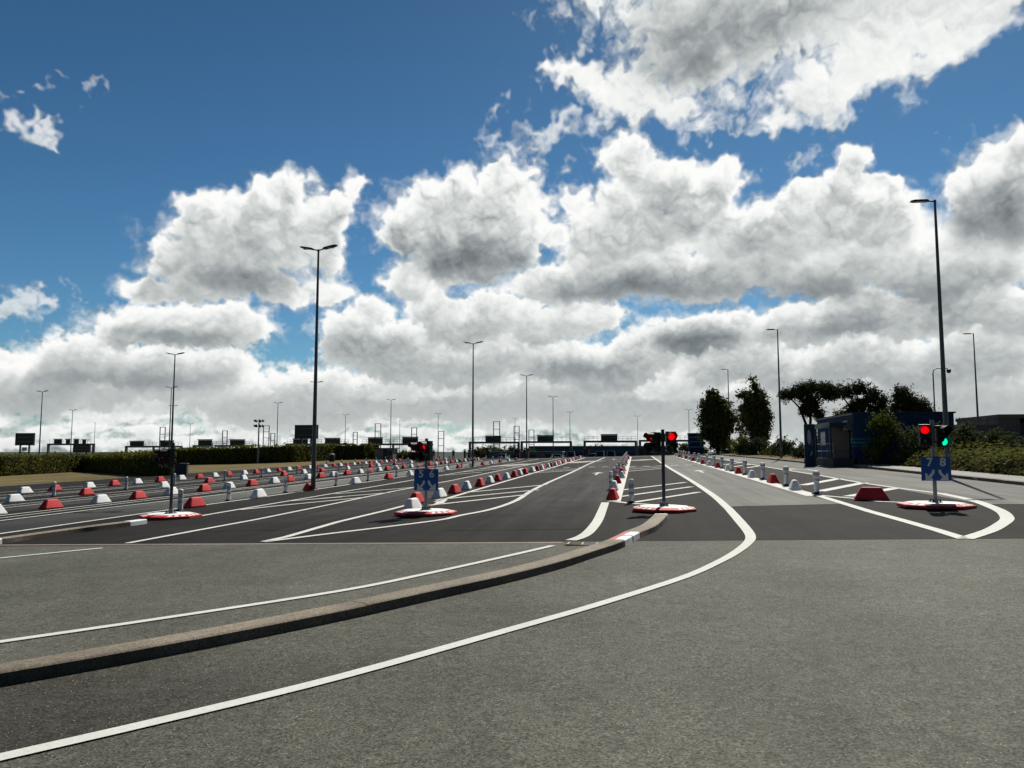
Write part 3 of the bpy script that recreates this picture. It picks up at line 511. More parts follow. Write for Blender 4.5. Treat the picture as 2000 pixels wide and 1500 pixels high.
# kerbs
def kerb(name, pts, w, h, side, bands=(), stone=2.0):
    sp = [Vector(p) for p in (smooth_pts(pts, 6) if len(pts) > 2 else pts)]
    acc = [0]
    for a, b in zip(sp, sp[1:]): acc.append(acc[-1]+(b-a).length)
    tot = acc[-1]
    def at(s):
        s = min(max(s, 0), tot)
        for k in range(len(acc)-1):
            if s <= acc[k+1]: return sp[k]+(sp[k+1]-sp[k])*((s-acc[k])/(acc[k+1]-acc[k]))
        return sp[-1]
    S = {0, tot}
    for k in range(int(tot/stone)+1):
        for q in (.25, .5, .75): S.add((k+q)*stone)
        if k: S |= {k*stone-.005, k*stone+.005}
    for b0, b1, _ in bands: S |= {b0, b1}
    S = sorted(s for s in S if 0 <= s <= tot); n = len(S)
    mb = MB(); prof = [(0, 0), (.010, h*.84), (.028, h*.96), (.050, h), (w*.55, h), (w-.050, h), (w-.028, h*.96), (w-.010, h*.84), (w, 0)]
    vs = []; k = len(prof); jr = random.Random(7)
    dz_ = {}
    for s in S:
        a, b, p = at(s-.1), at(s+.1), at(s); d = (b-a).normalized(); q = Vector((-d.y, d.x))*side
        st = int(s/stone); dz_.setdefault(st, (jr.uniform(-.003, .003), jr.uniform(-.004, .004)))
        for o_, z_ in prof:
            x, y = p.x+q.x*(o_+dz_[st][1]), p.y+q.y*(o_+dz_[st][1]); vs.append((x, y, gz(x, y)+max(z_+(dz_[st][0] if z_ > 0 else 0), 0)))
    fs = {}
    for i in range(n-1):
        mid = (S[i]+S[i+1])/2; painted = None; joint = S[i+1]-S[i] < .03 and abs(mid/stone-round(mid/stone)) < .02
        for s0, s1, bm_ in bands:
            if s0 <= mid <= s1: painted = bm_
        for j in range(k-1):
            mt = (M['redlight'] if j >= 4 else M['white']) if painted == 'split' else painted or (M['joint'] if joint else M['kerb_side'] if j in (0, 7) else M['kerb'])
            fs.setdefault(mt.name, (mt, []))[1].append((i*k+j, (i+1)*k+j, (i+1)*k+j+1, i*k+j+1) if side < 0 else (i*k+j, i*k+j+1, (i+1)*k+j+1, (i+1)*k+j))
    mb.v += vs
    for mt, ff in fs.values():
        s_ = mb.slot(mt)
        for f in ff: mb.f.append(f); mb.m.append(s_)
    e = mb.slot(bands[-1][2] if bands and bands[-1][2] != 'split' else M['kerb']); mb.f.append(tuple(range(k))); mb.m.append(e); mb.f.append(tuple(range(n*k-1, n*k-1-k, -1))); mb.m.append(e)
    return tag(mb.build(name, smooth=True), kind='structure'), tot
def length(pts):
    p = smooth_pts(pts, 6); return sum((Vector(a)-Vector(b)).length for a, b in zip(p, p[1:]))
k1 = D['KERB1']; Lk = length(k1)
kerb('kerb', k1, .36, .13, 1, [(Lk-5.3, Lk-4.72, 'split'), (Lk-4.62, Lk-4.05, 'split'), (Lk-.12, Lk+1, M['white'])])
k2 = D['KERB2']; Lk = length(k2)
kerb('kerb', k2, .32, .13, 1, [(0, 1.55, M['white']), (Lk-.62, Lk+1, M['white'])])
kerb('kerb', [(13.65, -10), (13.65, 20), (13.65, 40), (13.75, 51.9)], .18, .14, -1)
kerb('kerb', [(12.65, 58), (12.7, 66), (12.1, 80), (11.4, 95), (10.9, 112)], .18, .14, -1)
mb = MB()
ys_ = [-10, 20, 40, 51.9]
for a, b in zip(ys_, ys_[1:]): mb.add([(x, y, PL(x, y)+.135) for x, y in ((13.82, a), (15.4, a), (15.4, b), (13.82, b))], [(0, 1, 2, 3)], M['pave'])
tag(mb.build('pavement'), kind='structure')
mb = MB()
pv = [(12.83, 58), (12.88, 66), (12.28, 80), (11.58, 95), (11.08, 112)]
for a, b in zip(pv, pv[1:]): mb.add([(x, y, PL(x, y)+.13) for x, y in (a, (a[0]+9, a[1]), (b[0]+9, b[1]), b)], [(0, 1, 2, 3)], M['grass'])
tag(mb.build('verge'), kind='structure')

# ------------------------------------------------------------------ concrete blocks and posts
def block_mesh(mat):
    mb = MB(); l, w, h = .96, .39, .375
    L_ = [(l/2, w/2, 0), (l/2-.02, w/2-.01, .06), (l*.28, w*.19, h)]
    vs = []
    for a, b, z_ in L_: vs += [(-b, -a, z_), (b, -a, z_), (b, a, z_), (-b, a, z_)]
    fs = [(3, 2, 1, 0), (8, 9, 10, 11)]
    for k in (0, 4): fs += [(k+i, k+(i+1) % 4, k+4+(i+1) % 4, k+4+i) for i in range(4)]
    mb.add(vs, fs, mat)
    me = bevelled(mb, .062, 3, 12); me.polygons.foreach_set('use_smooth', [True]*len(me.polygons)); me.set_sharp_from_angle(angle=R(28)); return me
BLOCK = {'red': block_mesh(M['red']), 'white': block_mesh(M['white'])}
rnd = random.Random(3)
protoB = {}
def block(col, x, y, label, group, rz=None):
    if col not in protoB:
        o = obj('concrete_block', BLOCK[col]); protoB[col] = o
    else:
        o = protoB[col].copy(); SC.collection.objects.link(o)
    o.location = (x, y, PL(x, y)+.008) if y < 108 else (x, y, gz(x, y)+.008)
    o.rotation_euler = (0, 0, rnd.uniform(-.10, .10) if rz is None else rz)
    s = rnd.uniform(.97, 1.03); o.scale = (s, s, s*rnd.uniform(.97, 1.04))
    return tag(o, label, 'barrier block', group)
def row(where, group, x, ys, first):
    cnt = 0; col = first
    for i, y in enumerate(ys):
        block(col, x(y)+rnd.uniform(-.09, .09), y+rnd.uniform(-.2, .2), '%s block, %s from the front in the row %s' % (col, ORD[i+1], where), group)
        col = 'white' if col == 'red' else 'red'
def steps(a, st, b):
    out = []
    while a < b: out.append(a); a += st
    return out
ROWS = {'A': 'nearest the dry grass', 'B': 'second from the dry grass', 'C': 'third from the dry grass', 'D': 'behind the leftmost traffic light', 'E': 'behind the 5 6 sign', 'F': 'behind the middle traffic light', 'G': 'beside the 7 8 sign'}
GB = 'red and white concrete blocks between the lanes'
row(ROWS['A'], GB, lambda y: -34.5-.052*(y-39.5), steps(39.5, 2.76, 127), 'white')
row(ROWS['B'], GB, lambda y: -28.1-.028*(y-31), [31.5, 36.4, 43.3, 48.8, 53.8, 60.5, 65, 69.5, 76.6, 84, 87.2, 94, 102, 107.5, 112.5, 118, 124], 'white')
row(ROWS['C'], GB, lambda y: -22.2-.013*(y-24), steps(24.2, 2.68, 118), 'white')
row(ROWS['D'], GB, lambda y: -16.0, [26.3, 31.4, 36.7, 42.6, 48.8, 53.9, 59.5, 64.7, 69.6, 75.5, 81, 85.6, 92, 98.5, 104.5], 'red')
row(ROWS['E'], GB, lambda y: (-6.75 if y < 24 else -7.5+.004*(y-30)), [23.4]+steps(26.5, 2.66, 108), 'white')
row(ROWS['F'], GB, lambda y: -.75, steps(26.4, 5.45, 107), 'red')
row(ROWS['G'], GB, lambda y: 5.9-.006*(y-30), steps(29.7, 5.15, 105), 'white')
block('red', 6.95, 24.4, 'large dark red block lying crosswise, just left of the 7 8 sign base', GB, R(78))

post = thing('delineator_post', 'x', 'post', (0, 0, -50))
mb = MB(); mb.lathe([(.15, 0), (.15, .025), (.10, .05), (.088, .07)], M['rubber'], 16); mb.build('base', post, True)
mb = MB(); mb.lathe([(.085, .06), (.085, .70), (.088, .705), (.088, .72), (.06, .755), (.02, .765)], M['white'], 16); mb.build('body', post, True)
mb = MB(); mb.lathe([(.0865, .47), (.0865, .60)], M['band_grey'], 16); mb.build('reflective_band', post, True)
mb = MB(); mb.lathe([(.0865, .28), (.0865, .36)], M['band_grey'], 16); mb.build('reflective_band', post, True)
post2 = thing('delineator_post', 'x', 'post', (0, 0, -50))
mb = MB(); mb.lathe([(.17, 0), (.17, .03), (.12, .06), (.10, .08)], M['rubber'], 16); mb.build('base', post2, True)
mb = MB(); mb.lathe([(.088, .07), (.085, .42), (.105, .44), (.105, .52), (.085, .535), (.085, .58), (.112, .595), (.112, .74), (.10, .775), (.05, .79)], M['white'], 18); mb.build('body', post2, True)
mb = MB(); mb.lathe([(.107, .45), (.107, .51)], M['band_grey'], 18); mb.build('reflective_band', post2, True)
mb = MB(); mb.lathe([(.114, .63), (.114, .70)], M['band_grey'], 18); mb.build('reflective_band', post2, True)
used = {}
def place_post(pr, x, y, label, group):
    z_ = gz(x, y)+.006
    if id(pr) not in used:
        used[id(pr)] = 1; pr.location = (x, y, z_); tag(pr, label, None, group); return
    dup(pr, (x, y, z_), rnd.uniform(0, 6), label, group)
GP = 'white flexible posts between the lanes'
def posts(pr, where, x, ys):
    for i, y in enumerate(ys): place_post(pr, x(y), y, 'white post, %s from the front in the row %s' % (ORD[i+1], where), GP)
posts(post, ROWS['A'], lambda y: -39.4-.045*(y-95), [95.2, 101, 106.9, 112.2, 117.5, 123, 129, 134])
posts(post, ROWS['B'], lambda y: -29.5-.012*(y-40), [35.6, 41.4, 46.3, 52.7, 58.5, 65.3, 70, 75.5, 82.6, 89.1, 95, 101, 107, 113, 119, 126])
posts(post, ROWS['D'], lambda y: -15.4 if y < 26 else -16.35, [24.5, 29.4, 34.6, 40.9, 46.1, 51.9, 57.2, 62.5, 69.2-2, 75.4-3, 78, 83.5, 89, 95, 101])
posts(post, ROWS['F'], lambda y: (-.1 if y < 25 else -.95), [24.8, 32.1, 37.6, 42.9, 48.8, 54.2, 59.6, 65, 70.5, 76, 81.5, 87, 92.5, 98, 103])
posts(post2, ROWS['G'], lambda y: 6.05-.005*(y-27), [27.3, 32.4, 37.9, 43.6, 49.0, 54.2, 59.2, 64.5, 72, 77, 84, 89, 93, 97, 101])

# ------------------------------------------------------------------ traffic lights
def digit_mesh(ch, size):
    c = bpy.data.curves.new('digit', 'FONT'); c.body = ch; c.size = size; c.align_x = 'CENTER'; c.align_y = 'CENTER'; c.extrude = .003; c.offset = .009
    o = bpy.data.objects.new('digit', c); SC.collection.objects.link(o)
    dg = bpy.context.evaluated_depsgraph_get(); me = bpy.data.meshes.new_from_object(o.evaluated_get(dg))
    bpy.data.objects.remove(o); me.transform(Matrix.Rotation(R(90), 4, 'X')); me.materials.clear(); me.materials.append(M['signwhite']); return me
def head(parent, x, y, z0, yaw, lit):
    w, h, d = .28, .58, .18
    mb = MB(); mb.box((0, 0, h/2), (w, d, h), M['black']); me = bevelled(mb, .025, 2)
    hd = obj('signal_head', me, parent); hd.location = (x, y, z0); hd.rotation_euler = (0, 0, yaw)
    for k, (zz, nm) in enumerate(((h*.74, 'red'), (h*.27, 'green'))):
        on = lit == nm
        mb = MB(); n = 20; r = .098; yy = -d/2-.004
        vs = [(0, yy-.03, zz)]+[(r*.55*math.cos(2*math.pi*i/n), yy-.022, zz+r*.55*math.sin(2*math.pi*i/n)) for i in range(n)]+[(r*math.cos(2*math.pi*i/n), yy, zz+r*math.sin(2*math.pi*i/n)) for i in range(n)]
        fs = [(0, 1+(i+1) % n, 1+i) for i in range(n)]+[(1+i, 1+(i+1) % n, 1+n+(i+1) % n, 1+n+i) for i in range(n)]
        mb.add(vs, fs, M['lens_'+nm] if on else M['lens_off']); mb.build('lens', hd, True)
        mb = MB(); r0, r1 = .122, .130; vs = []; n = 22
        for i in range(n+1):
            a = R(-62)+R(304)*i/n; ln_ = .24 if 0 < a < math.pi else .10+.14*max(0, 1-abs(a-math.pi/2)/R(152))
            for rr in (r0, r1):
                for yv in (yy+.004, yy-ln_): vs.append((rr*math.cos(a), yv, zz+rr*math.sin(a)))
        fs = []
        for i in range(n):
            b = 4*i; fs += [(b, b+4, b+5, b+1), (b+2, b+3, b+7, b+6), (b+1, b+5, b+7, b+3)]
        mb.add(vs, fs, M['hood']); mb.build('visor', hd, True)
    return hd
def signal(x, y, label, heads, board=None, ph=2.25):
    t = thing('traffic_light', label, 'traffic light', (x, y, PL(x, y)+.005), 0, 'lane traffic lights on round bases')
    # weighted octagonal base
    rot = R(22.5); n = 8
    mb = MB(); mb.lathe([(.88, .0), (.92, .02), (.92, .075), (.905, .085), (.70, .125)], M['red'], n, rot=rot); b = mb.build('base', t)
    mb = MB(); mb.lathe([(.705, .1255), (.69, .131)], M['white'], n, rot=rot); mb.build('white_top', b)
    mb = MB()
    for f in range(8):
        a0 = rot+f*math.pi/4; a1 = a0+math.pi/4
        p = lambda s, r_, z_: tuple((1-s)*r_*c0+s*r_*c1 for c0, c1 in ((math.cos(a0), math.cos(a1)), (math.sin(a0), math.sin(a1))))+(z_,)
        if f == 5: continue
        for k in range(3):
            s0 = .10+k*.30
            mb.add([p(s0, .885, .0915), p(s0+.17, .885, .0915), p(s0+.22, .735, .1205), p(s0+.05, .735, .1205)], [(0, 1, 2, 3)], M['white'])
    mb.build('chevron_sun_marks', b)  # white stripes paint chevrons and sunlight blotches onto the red edge
    mb = MB(); mb.tube((0, 0, .12), (0, 0, ph), .048, .048, M['dgrey'] if not board else M['grey'], 16); mb.build('pole', t, True)
    mb = MB(); mb.box((0, 0, .145), (.26, .26, .025), M['grey'])
    mb.tube((0, 0, .15), (0, 0, .26), .07, .062, M['grey'], 14)
    for a in (45, 135, 225, 315): mb.tube((.12*math.cos(R(a)), .12*math.sin(R(a)), .15), (.12*math.cos(R(a)), .12*math.sin(R(a)), .22), .022, .022, M['rubber'], 8)
    mb.build('foot_plate', t)
    for hx, hy, z0, yaw, lit in heads:
        head(t, hx, hy, z0, R(yaw), lit)
    mb = MB()
    for z_ in (heads[0][2]+.12, heads[0][2]+.5): mb.box((0, .0, z_), (abs(heads[0][0])*2, .04, .035), M['black'])
    mb.build('bracket', t)
    if board:
        mb = MB(); mb.box((.02, -.075, 1.0), (.72, .02, .62), M['blue']); sg = obj('sign_board', bevelled(mb, .006, 1), t)
        mb = MB()
        for z_ in (.80, 1.2): mb.box((.0, -.055, z_), (.5, .018, .04), M['grey'])
        mb.build('rail', sg)
        for k, ch in enumerate(board):
            o = obj('digit', digit_mesh(ch, .30), sg); o.location = ((-.15, .17)[k]+.02, -.088, 1.165)
            s = -1 if k == 0 else 1
            mb = MB(); cx = (-.15, .17)[k]+.02
            # curved arrow: shaft bends down and outwards to a barbed head
            path = [(-.085, .125), (-.083, .085), (-.070, .045), (-.045, .01), (-.01, -.025), (.075, -.105)]; hw = .034
            pts = [Vector((p[0]*s, p[1])) for p in path]; vs = []; n_ = len(pts)
            for i, p in enumerate(pts):
                d = (pts[min(i+1, n_-1)]-pts[max(i-1, 0)]).normalized(); q = Vector((d.y, -d.x))*hw
                for e in (p+q, p-q): vs.append((cx+e.x, -.088, .85+e.y))
            mb.add(vs, [(2*i, 2*i+1, 2*i+3, 2*i+2) for i in range(n_-1)], M['signwhite'])
            A_ = [(.118, .045), (.118, -.14), (-.075, -.14), (-.045, -.082), (.062, -.082), (.062, .012)]
            mb.add([(cx+x_*s, -.0872, .85+z_) for x_, z_ in A_], [(0, 1, 4, 5), (1, 2, 3, 4)], M['signwhite'])
            mb.build('arrow', sg)
    return t
signal(-14.2, 22.1, 'grey-poled traffic light with two black heads turned away, before the dark hedge', [(-.25, .0, 1.55, -50, 'red'), (.0, -.12, 1.55, -42, 'red')], None, 2.3)
signal(-6.0, 21.9, 'traffic light above the blue 5 6 sign on a red and white round base', [(-.20, -.0, 1.52, -45, 'red'), (.06, -.12, 1.55, -26, 'red')], '56', 2.2)
signal(.8, 21.9, 'traffic light without a sign standing just beyond the end of the curved kerb', [(-.20, .10, 1.60, -52, 'red'), (.22, .08, 1.62, 10, 'red')], None, 2.25)
signal(7.75, 21.7, 'traffic light showing red and green above the blue 7 8 sign', [(-.19, -.02, 1.58, -16, 'red'), (.22, -.02, 1.55, 8, 'green')], '78', 2.28)

# ------------------------------------------------------------------ lamp posts
def lamp(kind):
    t = thing('lamp_post', 'x', 'lamp post', (0, 0, -60)); h = 12.2
    mb = MB(); mb.lathe([(.13, 0), (.13, .06), (.118, .07), (.105, 2.5), (.05, h-.15), (.055, h-.1), (.055, h)], M['lamp'], 12); mb.build('pole', t, True)
    mb = MB(); mb.box((0, 0, .015), (.42, .42, .03), M['grey']); mb.box((0, 0, .04), (.3, .3, .03), M['grey']); mb.build('base_plate', t)
    mb = MB(); mb.box((0, -.112, .9), (.11, .02, .38), M['grey']); mb.build('hatch', t)
    for s in ((-1, 1) if kind == 2 else ((-1,) if kind == -1 else (0,))):
        if s == 0:
            mb = MB(); mb.box((0, -.02, h+.06), (.5, .34, .10), M['dgrey'], taper=(.7, .7)); mb.build('lamp_head', t); continue
        rise = .20 if kind == 2 else .02
        mb = MB(); mb.tube((0, 0, h-.05), (s*.30, 0, h-.05+rise*.35), .035, .03, M['lamp'], 8); mb.build('arm', t, True)
        mb = MB(); vs = []
        for q, (hw, hh) in ((.24, (.07, .03)), (.34, (.15, .05)), (.85, (.16, .045)), (1.0, (.11, .02))):
            zc = h-.03+rise*q
            vs += [(s*q, -hw, zc-hh*.5), (s*q, hw, zc-hh*.5), (s*q, hw*.8, zc+hh), (s*q, -hw*.8, zc+hh)]
        fs = [(0, 1, 2, 3), (15, 14, 13, 12)]
        for k in range(3): fs += [(4*k+i, 4*k+4+i, 4*k+4+(i+1) % 4, 4*k+(i+1) % 4) for i in range(4)]
        mb.add(vs, fs, M['dgrey']); hd = mb.build('lamp_head', t)
        mb = MB(); mb.box((s*.6, 0, h-.065+rise*.6), (.42, .2, .012), M['band_grey']); mb.build('lens', hd)
    return t
LP = {2: lamp(2), -1: lamp(-1), 1: lamp(1)}; lused = set()
lamps = sorted(D['LAMPS'], key=lambda q: math.atan2(q[0], q[1])); cn = {2: 0, -1: 0, 1: 0}
for x, y, k in lamps:
    cn[k] += 1
    if (x, y) == (-15.75, 36.4): lb = 'tallest twin-headed lamp post, planted in the row behind the leftmost traffic light'
    elif (x, y) == (13.24, 35.5): lb = 'tallest single-headed lamp post, rising behind the 7 8 traffic light'
    elif k == 2: lb = 'slim twin-headed lamp post against the clouds, %s twin from the left edge' % ORD[cn[2]]
    elif k == -1: lb = 'slim lamp post with one flat arm pointing left, %s such from the left' % ORD[cn[-1]]
    else: lb = 'thin far lamp post with a single cap head, %s such from the left' % ORD[cn[1]]
    z_ = gz(x, y)-.01; rz_ = rnd.uniform(-.12, .12)
    if k not in lused: lused.add(k); o = LP[k]; o.location = (x, y, z_); o.rotation_euler = (0, 0, rz_); tag(o, lb, None, 'lamp posts around the plaza')
    else: dup(LP[k], (x, y, z_), rz_, lb, 'lamp posts around the plaza')

# ------------------------------------------------------------------ gantries, frames and display boards over the far lanes
for i, (x0, x1, zb, signs) in enumerate(D['GANTRY']):
    y = 240; z0 = gz((x0+x1)/2, y)-.3; nm = 'fewer'
    t = thing('sign_gantry', 'grey portal gantry with dark sign boards over far lanes, %s from the left' % ORD[i+1], 'gantry', (x0, y, z0), 0, 'portal gantries over the far check-in lanes')
    w = x1-x0; b = zb-z0
    xs_ = [0, w]+([w*.5] if w > 18.5 else [])
    for px in xs_:
        mb = MB(); mb.box((px, 0, (b-.3)/2), (.75 if px in (0, w) else .6, .6, b-.3), M['steel']); mb.build('post', t)
    mb = MB(); mb.box((w/2, 0, b), (w+.75, .7, .6), M['steel']); mb.box((w/2, -.32, b+.31), (w, .06, .04), M['hoodgrey']); mb.build('beam', t)
    mb = MB(); zr = b+.3; n = max(6, int(w/1.3))
    for q in range(n+1): mb.box((w*q/n, .30, zr+.62), (.07, .07, 1.24), M['steel'])
    for z_ in (zr+.62, zr+1.24): mb.box((w/2, .30, z_), (w, .07, .07), M['steel'])
    mb.build('railing', t)
    for sx0, sx1, sz0, sz1 in signs:
        a, c = sx0-x0, sx1-x0; hgt = sz1-z0-(b+.3)
        mb = MB(); mb.box(((a+c)/2, -.45, b+.3+hgt*.42), (c-a, .5, hgt*.84), M['board']); sg = mb.build('sign_board', t)
        mb = MB(); mb.box(((a+c)/2, -.6, b+.3+hgt*.93), (c-a+.15, .95, hgt*.15), M['hoodgrey']); mb.build('hood', sg)
        if len(signs) == 1:
            for q in (.62, .74, .86):
                mb = MB(); mb.box((a+(c-a)*q, -.715, b+.3+hgt*.5), ((c-a)*.07, .03, hgt*.16), M['boardline']); mb.build('display_dot', sg)
for i, (x0, x1, zt) in enumerate(D['FRAMES']):
    y = 275; z0 = gz(x0, y)-.2; h = zt-z0; w = x1-x0
    t = thing('ladder_frame', 'tall open steel ladder frame above the gantries, %s from the left' % ORD[i+1], 'steel frame', (x0, y, z0), 0, 'open steel frames behind the gantries')
    for px in (0, w):
        mb = MB(); mb.box((px, 0, h/2), (.26, .26, h), M['steel']); mb.build('upright', t)
    mb = MB(); n = max(4, int(h/2.3))
    for q in range(1, n+1): mb.box((w/2, 0, h*q/n-.1), (w-.26, .16, .18), M['steel'])
    mb.build('rungs', t)
# two-post display board by the hedge
def display(name, label, x0, x1, zb, zt, y, postxs, pw, lines):
    z0 = gz((x0+x1)/2, y)-.1
    t = thing(name, label, 'display board', ((x0+x1)/2, y, z0)); w = x1-x0
    mb = MB(); mb.box((0, 0, (zb+zt)/2-z0), (w, .35, zt-zb), M['board']); bd = obj('panel', bevelled(mb, .04, 1), t)
    mb = MB()
    for q in lines: mb.box((0, -.185, zb-z0+(zt-zb)*q), (w*.8, .02, .10), M['boardline'])
    mb.build('display_lines', bd)
    mb = MB()
    for s in (-1, 1): mb.box((s*(w/2-.02), -.02, (zb+zt)/2-z0), (.09, .42, zt-zb+.04), M['dgrey'])
    mb.build('frame', bd)
    for px in postxs:
        mb = MB(); mb.box((px, .0, (zb-z0)/2), (pw, .3, zb-z0), M['dgrey']); mb.build('post', t)
    return t
display('display_board', 'large dark display board on two black posts left of the tallest twin lamp', -73.7, -68.4, 4.7, 7.75, 160, (-1.15, 1.15), .35, (.28, .72))
t = display('display_board', 'dark display board on a short framed pedestal above the leftmost hedge', -134, -129.5, 3.25, 5.95, 150, (-1.1, 1.1), .25, (.3, .66))
mb = MB(); mb.box((0, 0, 2.9), (2.2, .2, .16), M['dgrey']); mb.box((0, -.06, 3.6), (1.2, .05, .8), M['signwhite']); mb.box((-.25, -.09, 3.6), (.12, .03, .5), M['board']); mb.box((.2, -.09, 3.65), (.35, .03, .12), M['board']); mb.build('small_sign', t)
display('display_board', 'low dark display board half hidden behind the hedge under the leftmost gantry', -131.8, -127.4, 1.7, 3.65, 165, (-1.2, 1.2), .3, (.35, .7))
# floodlight mast
t = thing('floodlight_mast', 'floodlight mast with two rings of lamps rising from the hedge', 'floodlight', (-72.5, 141, gz(-72.5, 141)))
hm = 7.6-gz(-72.5, 141)
mb = MB(); mb.tube((0, 0, 0), (0, 0, hm+.6), .19, .10, M['grey'], 12); mb.build('mast', t, True)
mb = MB()
for zr in (hm-.75, hm+.25): mb.lathe([(.52, zr), (.58, zr), (.58, zr+.06), (.52, zr+.06)], M['dgrey'], 14)
mb.box((0, 0, hm-.72), (1.1, .06, .06), M['dgrey']); mb.box((0, 0, hm-.72), (.06, 1.1, .06), M['dgrey']); mb.box((0, 0, hm+.28), (1.1, .06, .06), M['dgrey']); mb.build('ring', t)
for zr in (hm-.75, hm+.25):
    for q in range(7):
        a = 2*math.pi*q/7; mb = MB(); mb.tube((.62*math.cos(a), .62*math.sin(a), zr+.25), (.92*math.cos(a), .92*math.sin(a), zr-.05), .12, .27, M['dgrey'], 10); mb.build('floodlight', t, True)
# low hut, round bush and grey boxes at the left hedge
t = thing('hut', 'small grey hut with a dark flat roof at the end of the hedge', 'hut', (-49.8, 151, gz(-49.8, 151)))
mb = MB(); mb.box((0, 0, 1.05), (3.8, 3, 2.1), M['palewall']); mb.build('wall', t)
mb = MB(); mb.box((0, 0, 2.22), (4.3, 3.5, .22), M['dgrey']); mb.build('roof', t)
mb = MB(); mb.box((.3, -1.52, 1.05), (.9, .06, 1.9), M['glass']); mb.build('door', t)
mb = MB(); mb.box((1.3, -1.52, 1.3), (.8, .06, .9), M['glass']); mb.build('window', t)
t = thing('peaked_tent', 'white peaked tent top showing above the hedge', 'tent', (-116.5, 200, gz(-116.5, 200)))
mb = MB(); prof = [(3.4, 2.2), (2.2, 2.75), (1.1, 3.6), (.35, 4.6), (.06, 5.4)]; mb.lathe(prof, M['tent'], 8); mb.build('canopy', t)
for a in (45, 135, 225, 315): mb = MB(); mb.tube((3*math.cos(R(a)), 3*math.sin(R(a)), 0), (3*math.cos(R(a)), 3*math.sin(R(a)), 2.3), .05, .05, M['tent'], 8); mb.build('leg', t)
t = thing('control_cabinet', 'dark grey cabinet with a pale tilted lid at the hedge end', 'cabinet', (-44.3, 70.5, PL(-44.3, 70.5)), .3)
mb = MB(); mb.box((0, 0, .55), (1.1, .6, 1.1), M['dgrey']); mb.build('body', t)
mb = MB(); mb.box((0, -.05, 1.14), (1.25, .75, .07), M['grey']); mb.build('lid', t)
t = thing('litter_bin', 'dark bin with a pale dome on the grass right of the tallest twin lamp', 'bin', (-55.7, 137, gz(-55.7, 137)))
mb = MB(); mb.lathe([(.42, 0), (.5, .1), (.52, 1.15), (.5, 1.2)], M['rubber'], 14); mb.build('body', t, True)
mb = MB(); mb.lathe([(.54, 1.2), (.5, 1.42), (.2, 1.56)], M['grey'], 14); mb.build('lid', t, True)

# ------------------------------------------------------------------ far buildings and vehicles
t = thing('warehouse', 'long low blue warehouse with a dark roof closing the plaza', 'building', (-14, 330, gz(-14, 330)-.2))
mb = MB(); mb.box((0, 0, 1.75), (59, 14, 3.5), M['farblue']); mb.build('wall', t)
mb = MB(); mb.box((0, 0, 4.0), (60, 15, 1.1), M['farroof']); mb.build('roof', t)
mb = MB(); mb.box((0, -7.05, 1.1), (58, .1, 1.2), M['farroof']); mb.build('dark_band', t)
t = thing('low_building', 'low pale grey building with a white roof edge behind the blocks', 'building', (-26.6, 190, gz(-26.6, 190)-.2))
mb = MB(); mb.box((0, 0, 1.15), (18.6, 6, 2.3), M['palewall']); mb.build('wall', t)
mb = MB(); mb.box((0, 0, 2.37), (19, 6.5, .16), M['white']); mb.build('roof', t)
for q in (-6, -2, 2, 6): mb = MB(); mb.box((q, -3.02, 1.25), (1.6, .06, .8), M['glass']); mb.build('window', t)
def car(label, x, y, paint, van=0, rz=0):
    t = thing('parked_car', label, 'car', (x, y, gz(x, y)), rz, 'vehicles queueing past the crest')
    h = 1.48+van*.45; w = .86
    mb = MB()
    pr = [(-2.1, .35), (-2.12, .75), (-2.0, .92), (2.0, .86), (2.12, .6), (2.1, .35)]
    mb.prism(pr, -w, w, paint, lambda p: (p[1], p[0], p[2])); b = obj('body', bevelled(mb, .06, 2), t)
    cab = [(-1.95 if van else -1.85, .90), (-1.75 if van else -1.35, h), (.35, h), (1.15, .90)]
    mb = MB(); vs = []
    for s, in_ in ((-1, 1), (1, 1)):
        vs += [(s*(w-.06 if z_ < 1 else w-.18), yy, z_) for yy, z_ in cab]
    mb.add(vs, [(0, 1, 2, 3), (7, 6, 5, 4), (0, 4, 5, 1), (2, 6, 7, 3), (3, 7, 4, 0)], M['glass']); mb.build('windows', t)
    mb = MB(); mb.box((0, (cab[1][0]+cab[2][0])/2, h+.02), ((w-.17)*2, cab[2][0]-cab[1][0]+.08, .07), paint)
    for s in (-1, 1):
        mb.tube((s*(w-.08), cab[0][0], .9), (s*(w-.18), cab[1][0], h), .05, .05, paint, 6); mb.tube((s*(w-.08), cab[3][0], .9), (s*(w-.18), cab[2][0], h), .05, .05, paint, 6)
    mb.build('roof', t)
    for s in (-1, 1):
        for yy in (-1.3, 1.3):
            mb = MB(); mb.tube((s*(w-.2), yy, .32), (s*(w+.02), yy, .32), .32, .32, M['rubber'], 14); wh = mb.build('wheel', t)
            mb = MB(); mb.tube((s*(w+.0), yy, .32), (s*(w+.03), yy, .32), .2, .18, M['grey'], 10); mb.build('rim', wh)
        mb = MB(); mb.box((s*.68, -2.12, .78), (.24, .05, .14), M['red']); mb.build('tail_light', t)
    return t
car('white hatchback, leftmost of the cars past the crest', -27.2, 160, M['carwhite'])
car('white car half hidden by the row of blocks behind the 5 6 sign', -16.3, 162, M['carwhite'], 0, .3)
car('tall white car just left of the dark red kiosk', -12.7, 158, M['carwhite'], 1)
car('low white car parked at an angle right of the dark red kiosk', -8.5, 160, M['carwhite'], 0, 1.2)
car('white car with a dark rear window, second from the right end of the queue', -6.7, 156, M['carwhite'], 1)
car('white car nearest the row of posts behind the middle traffic light', -4.55, 156, M['carwhite'], 1)
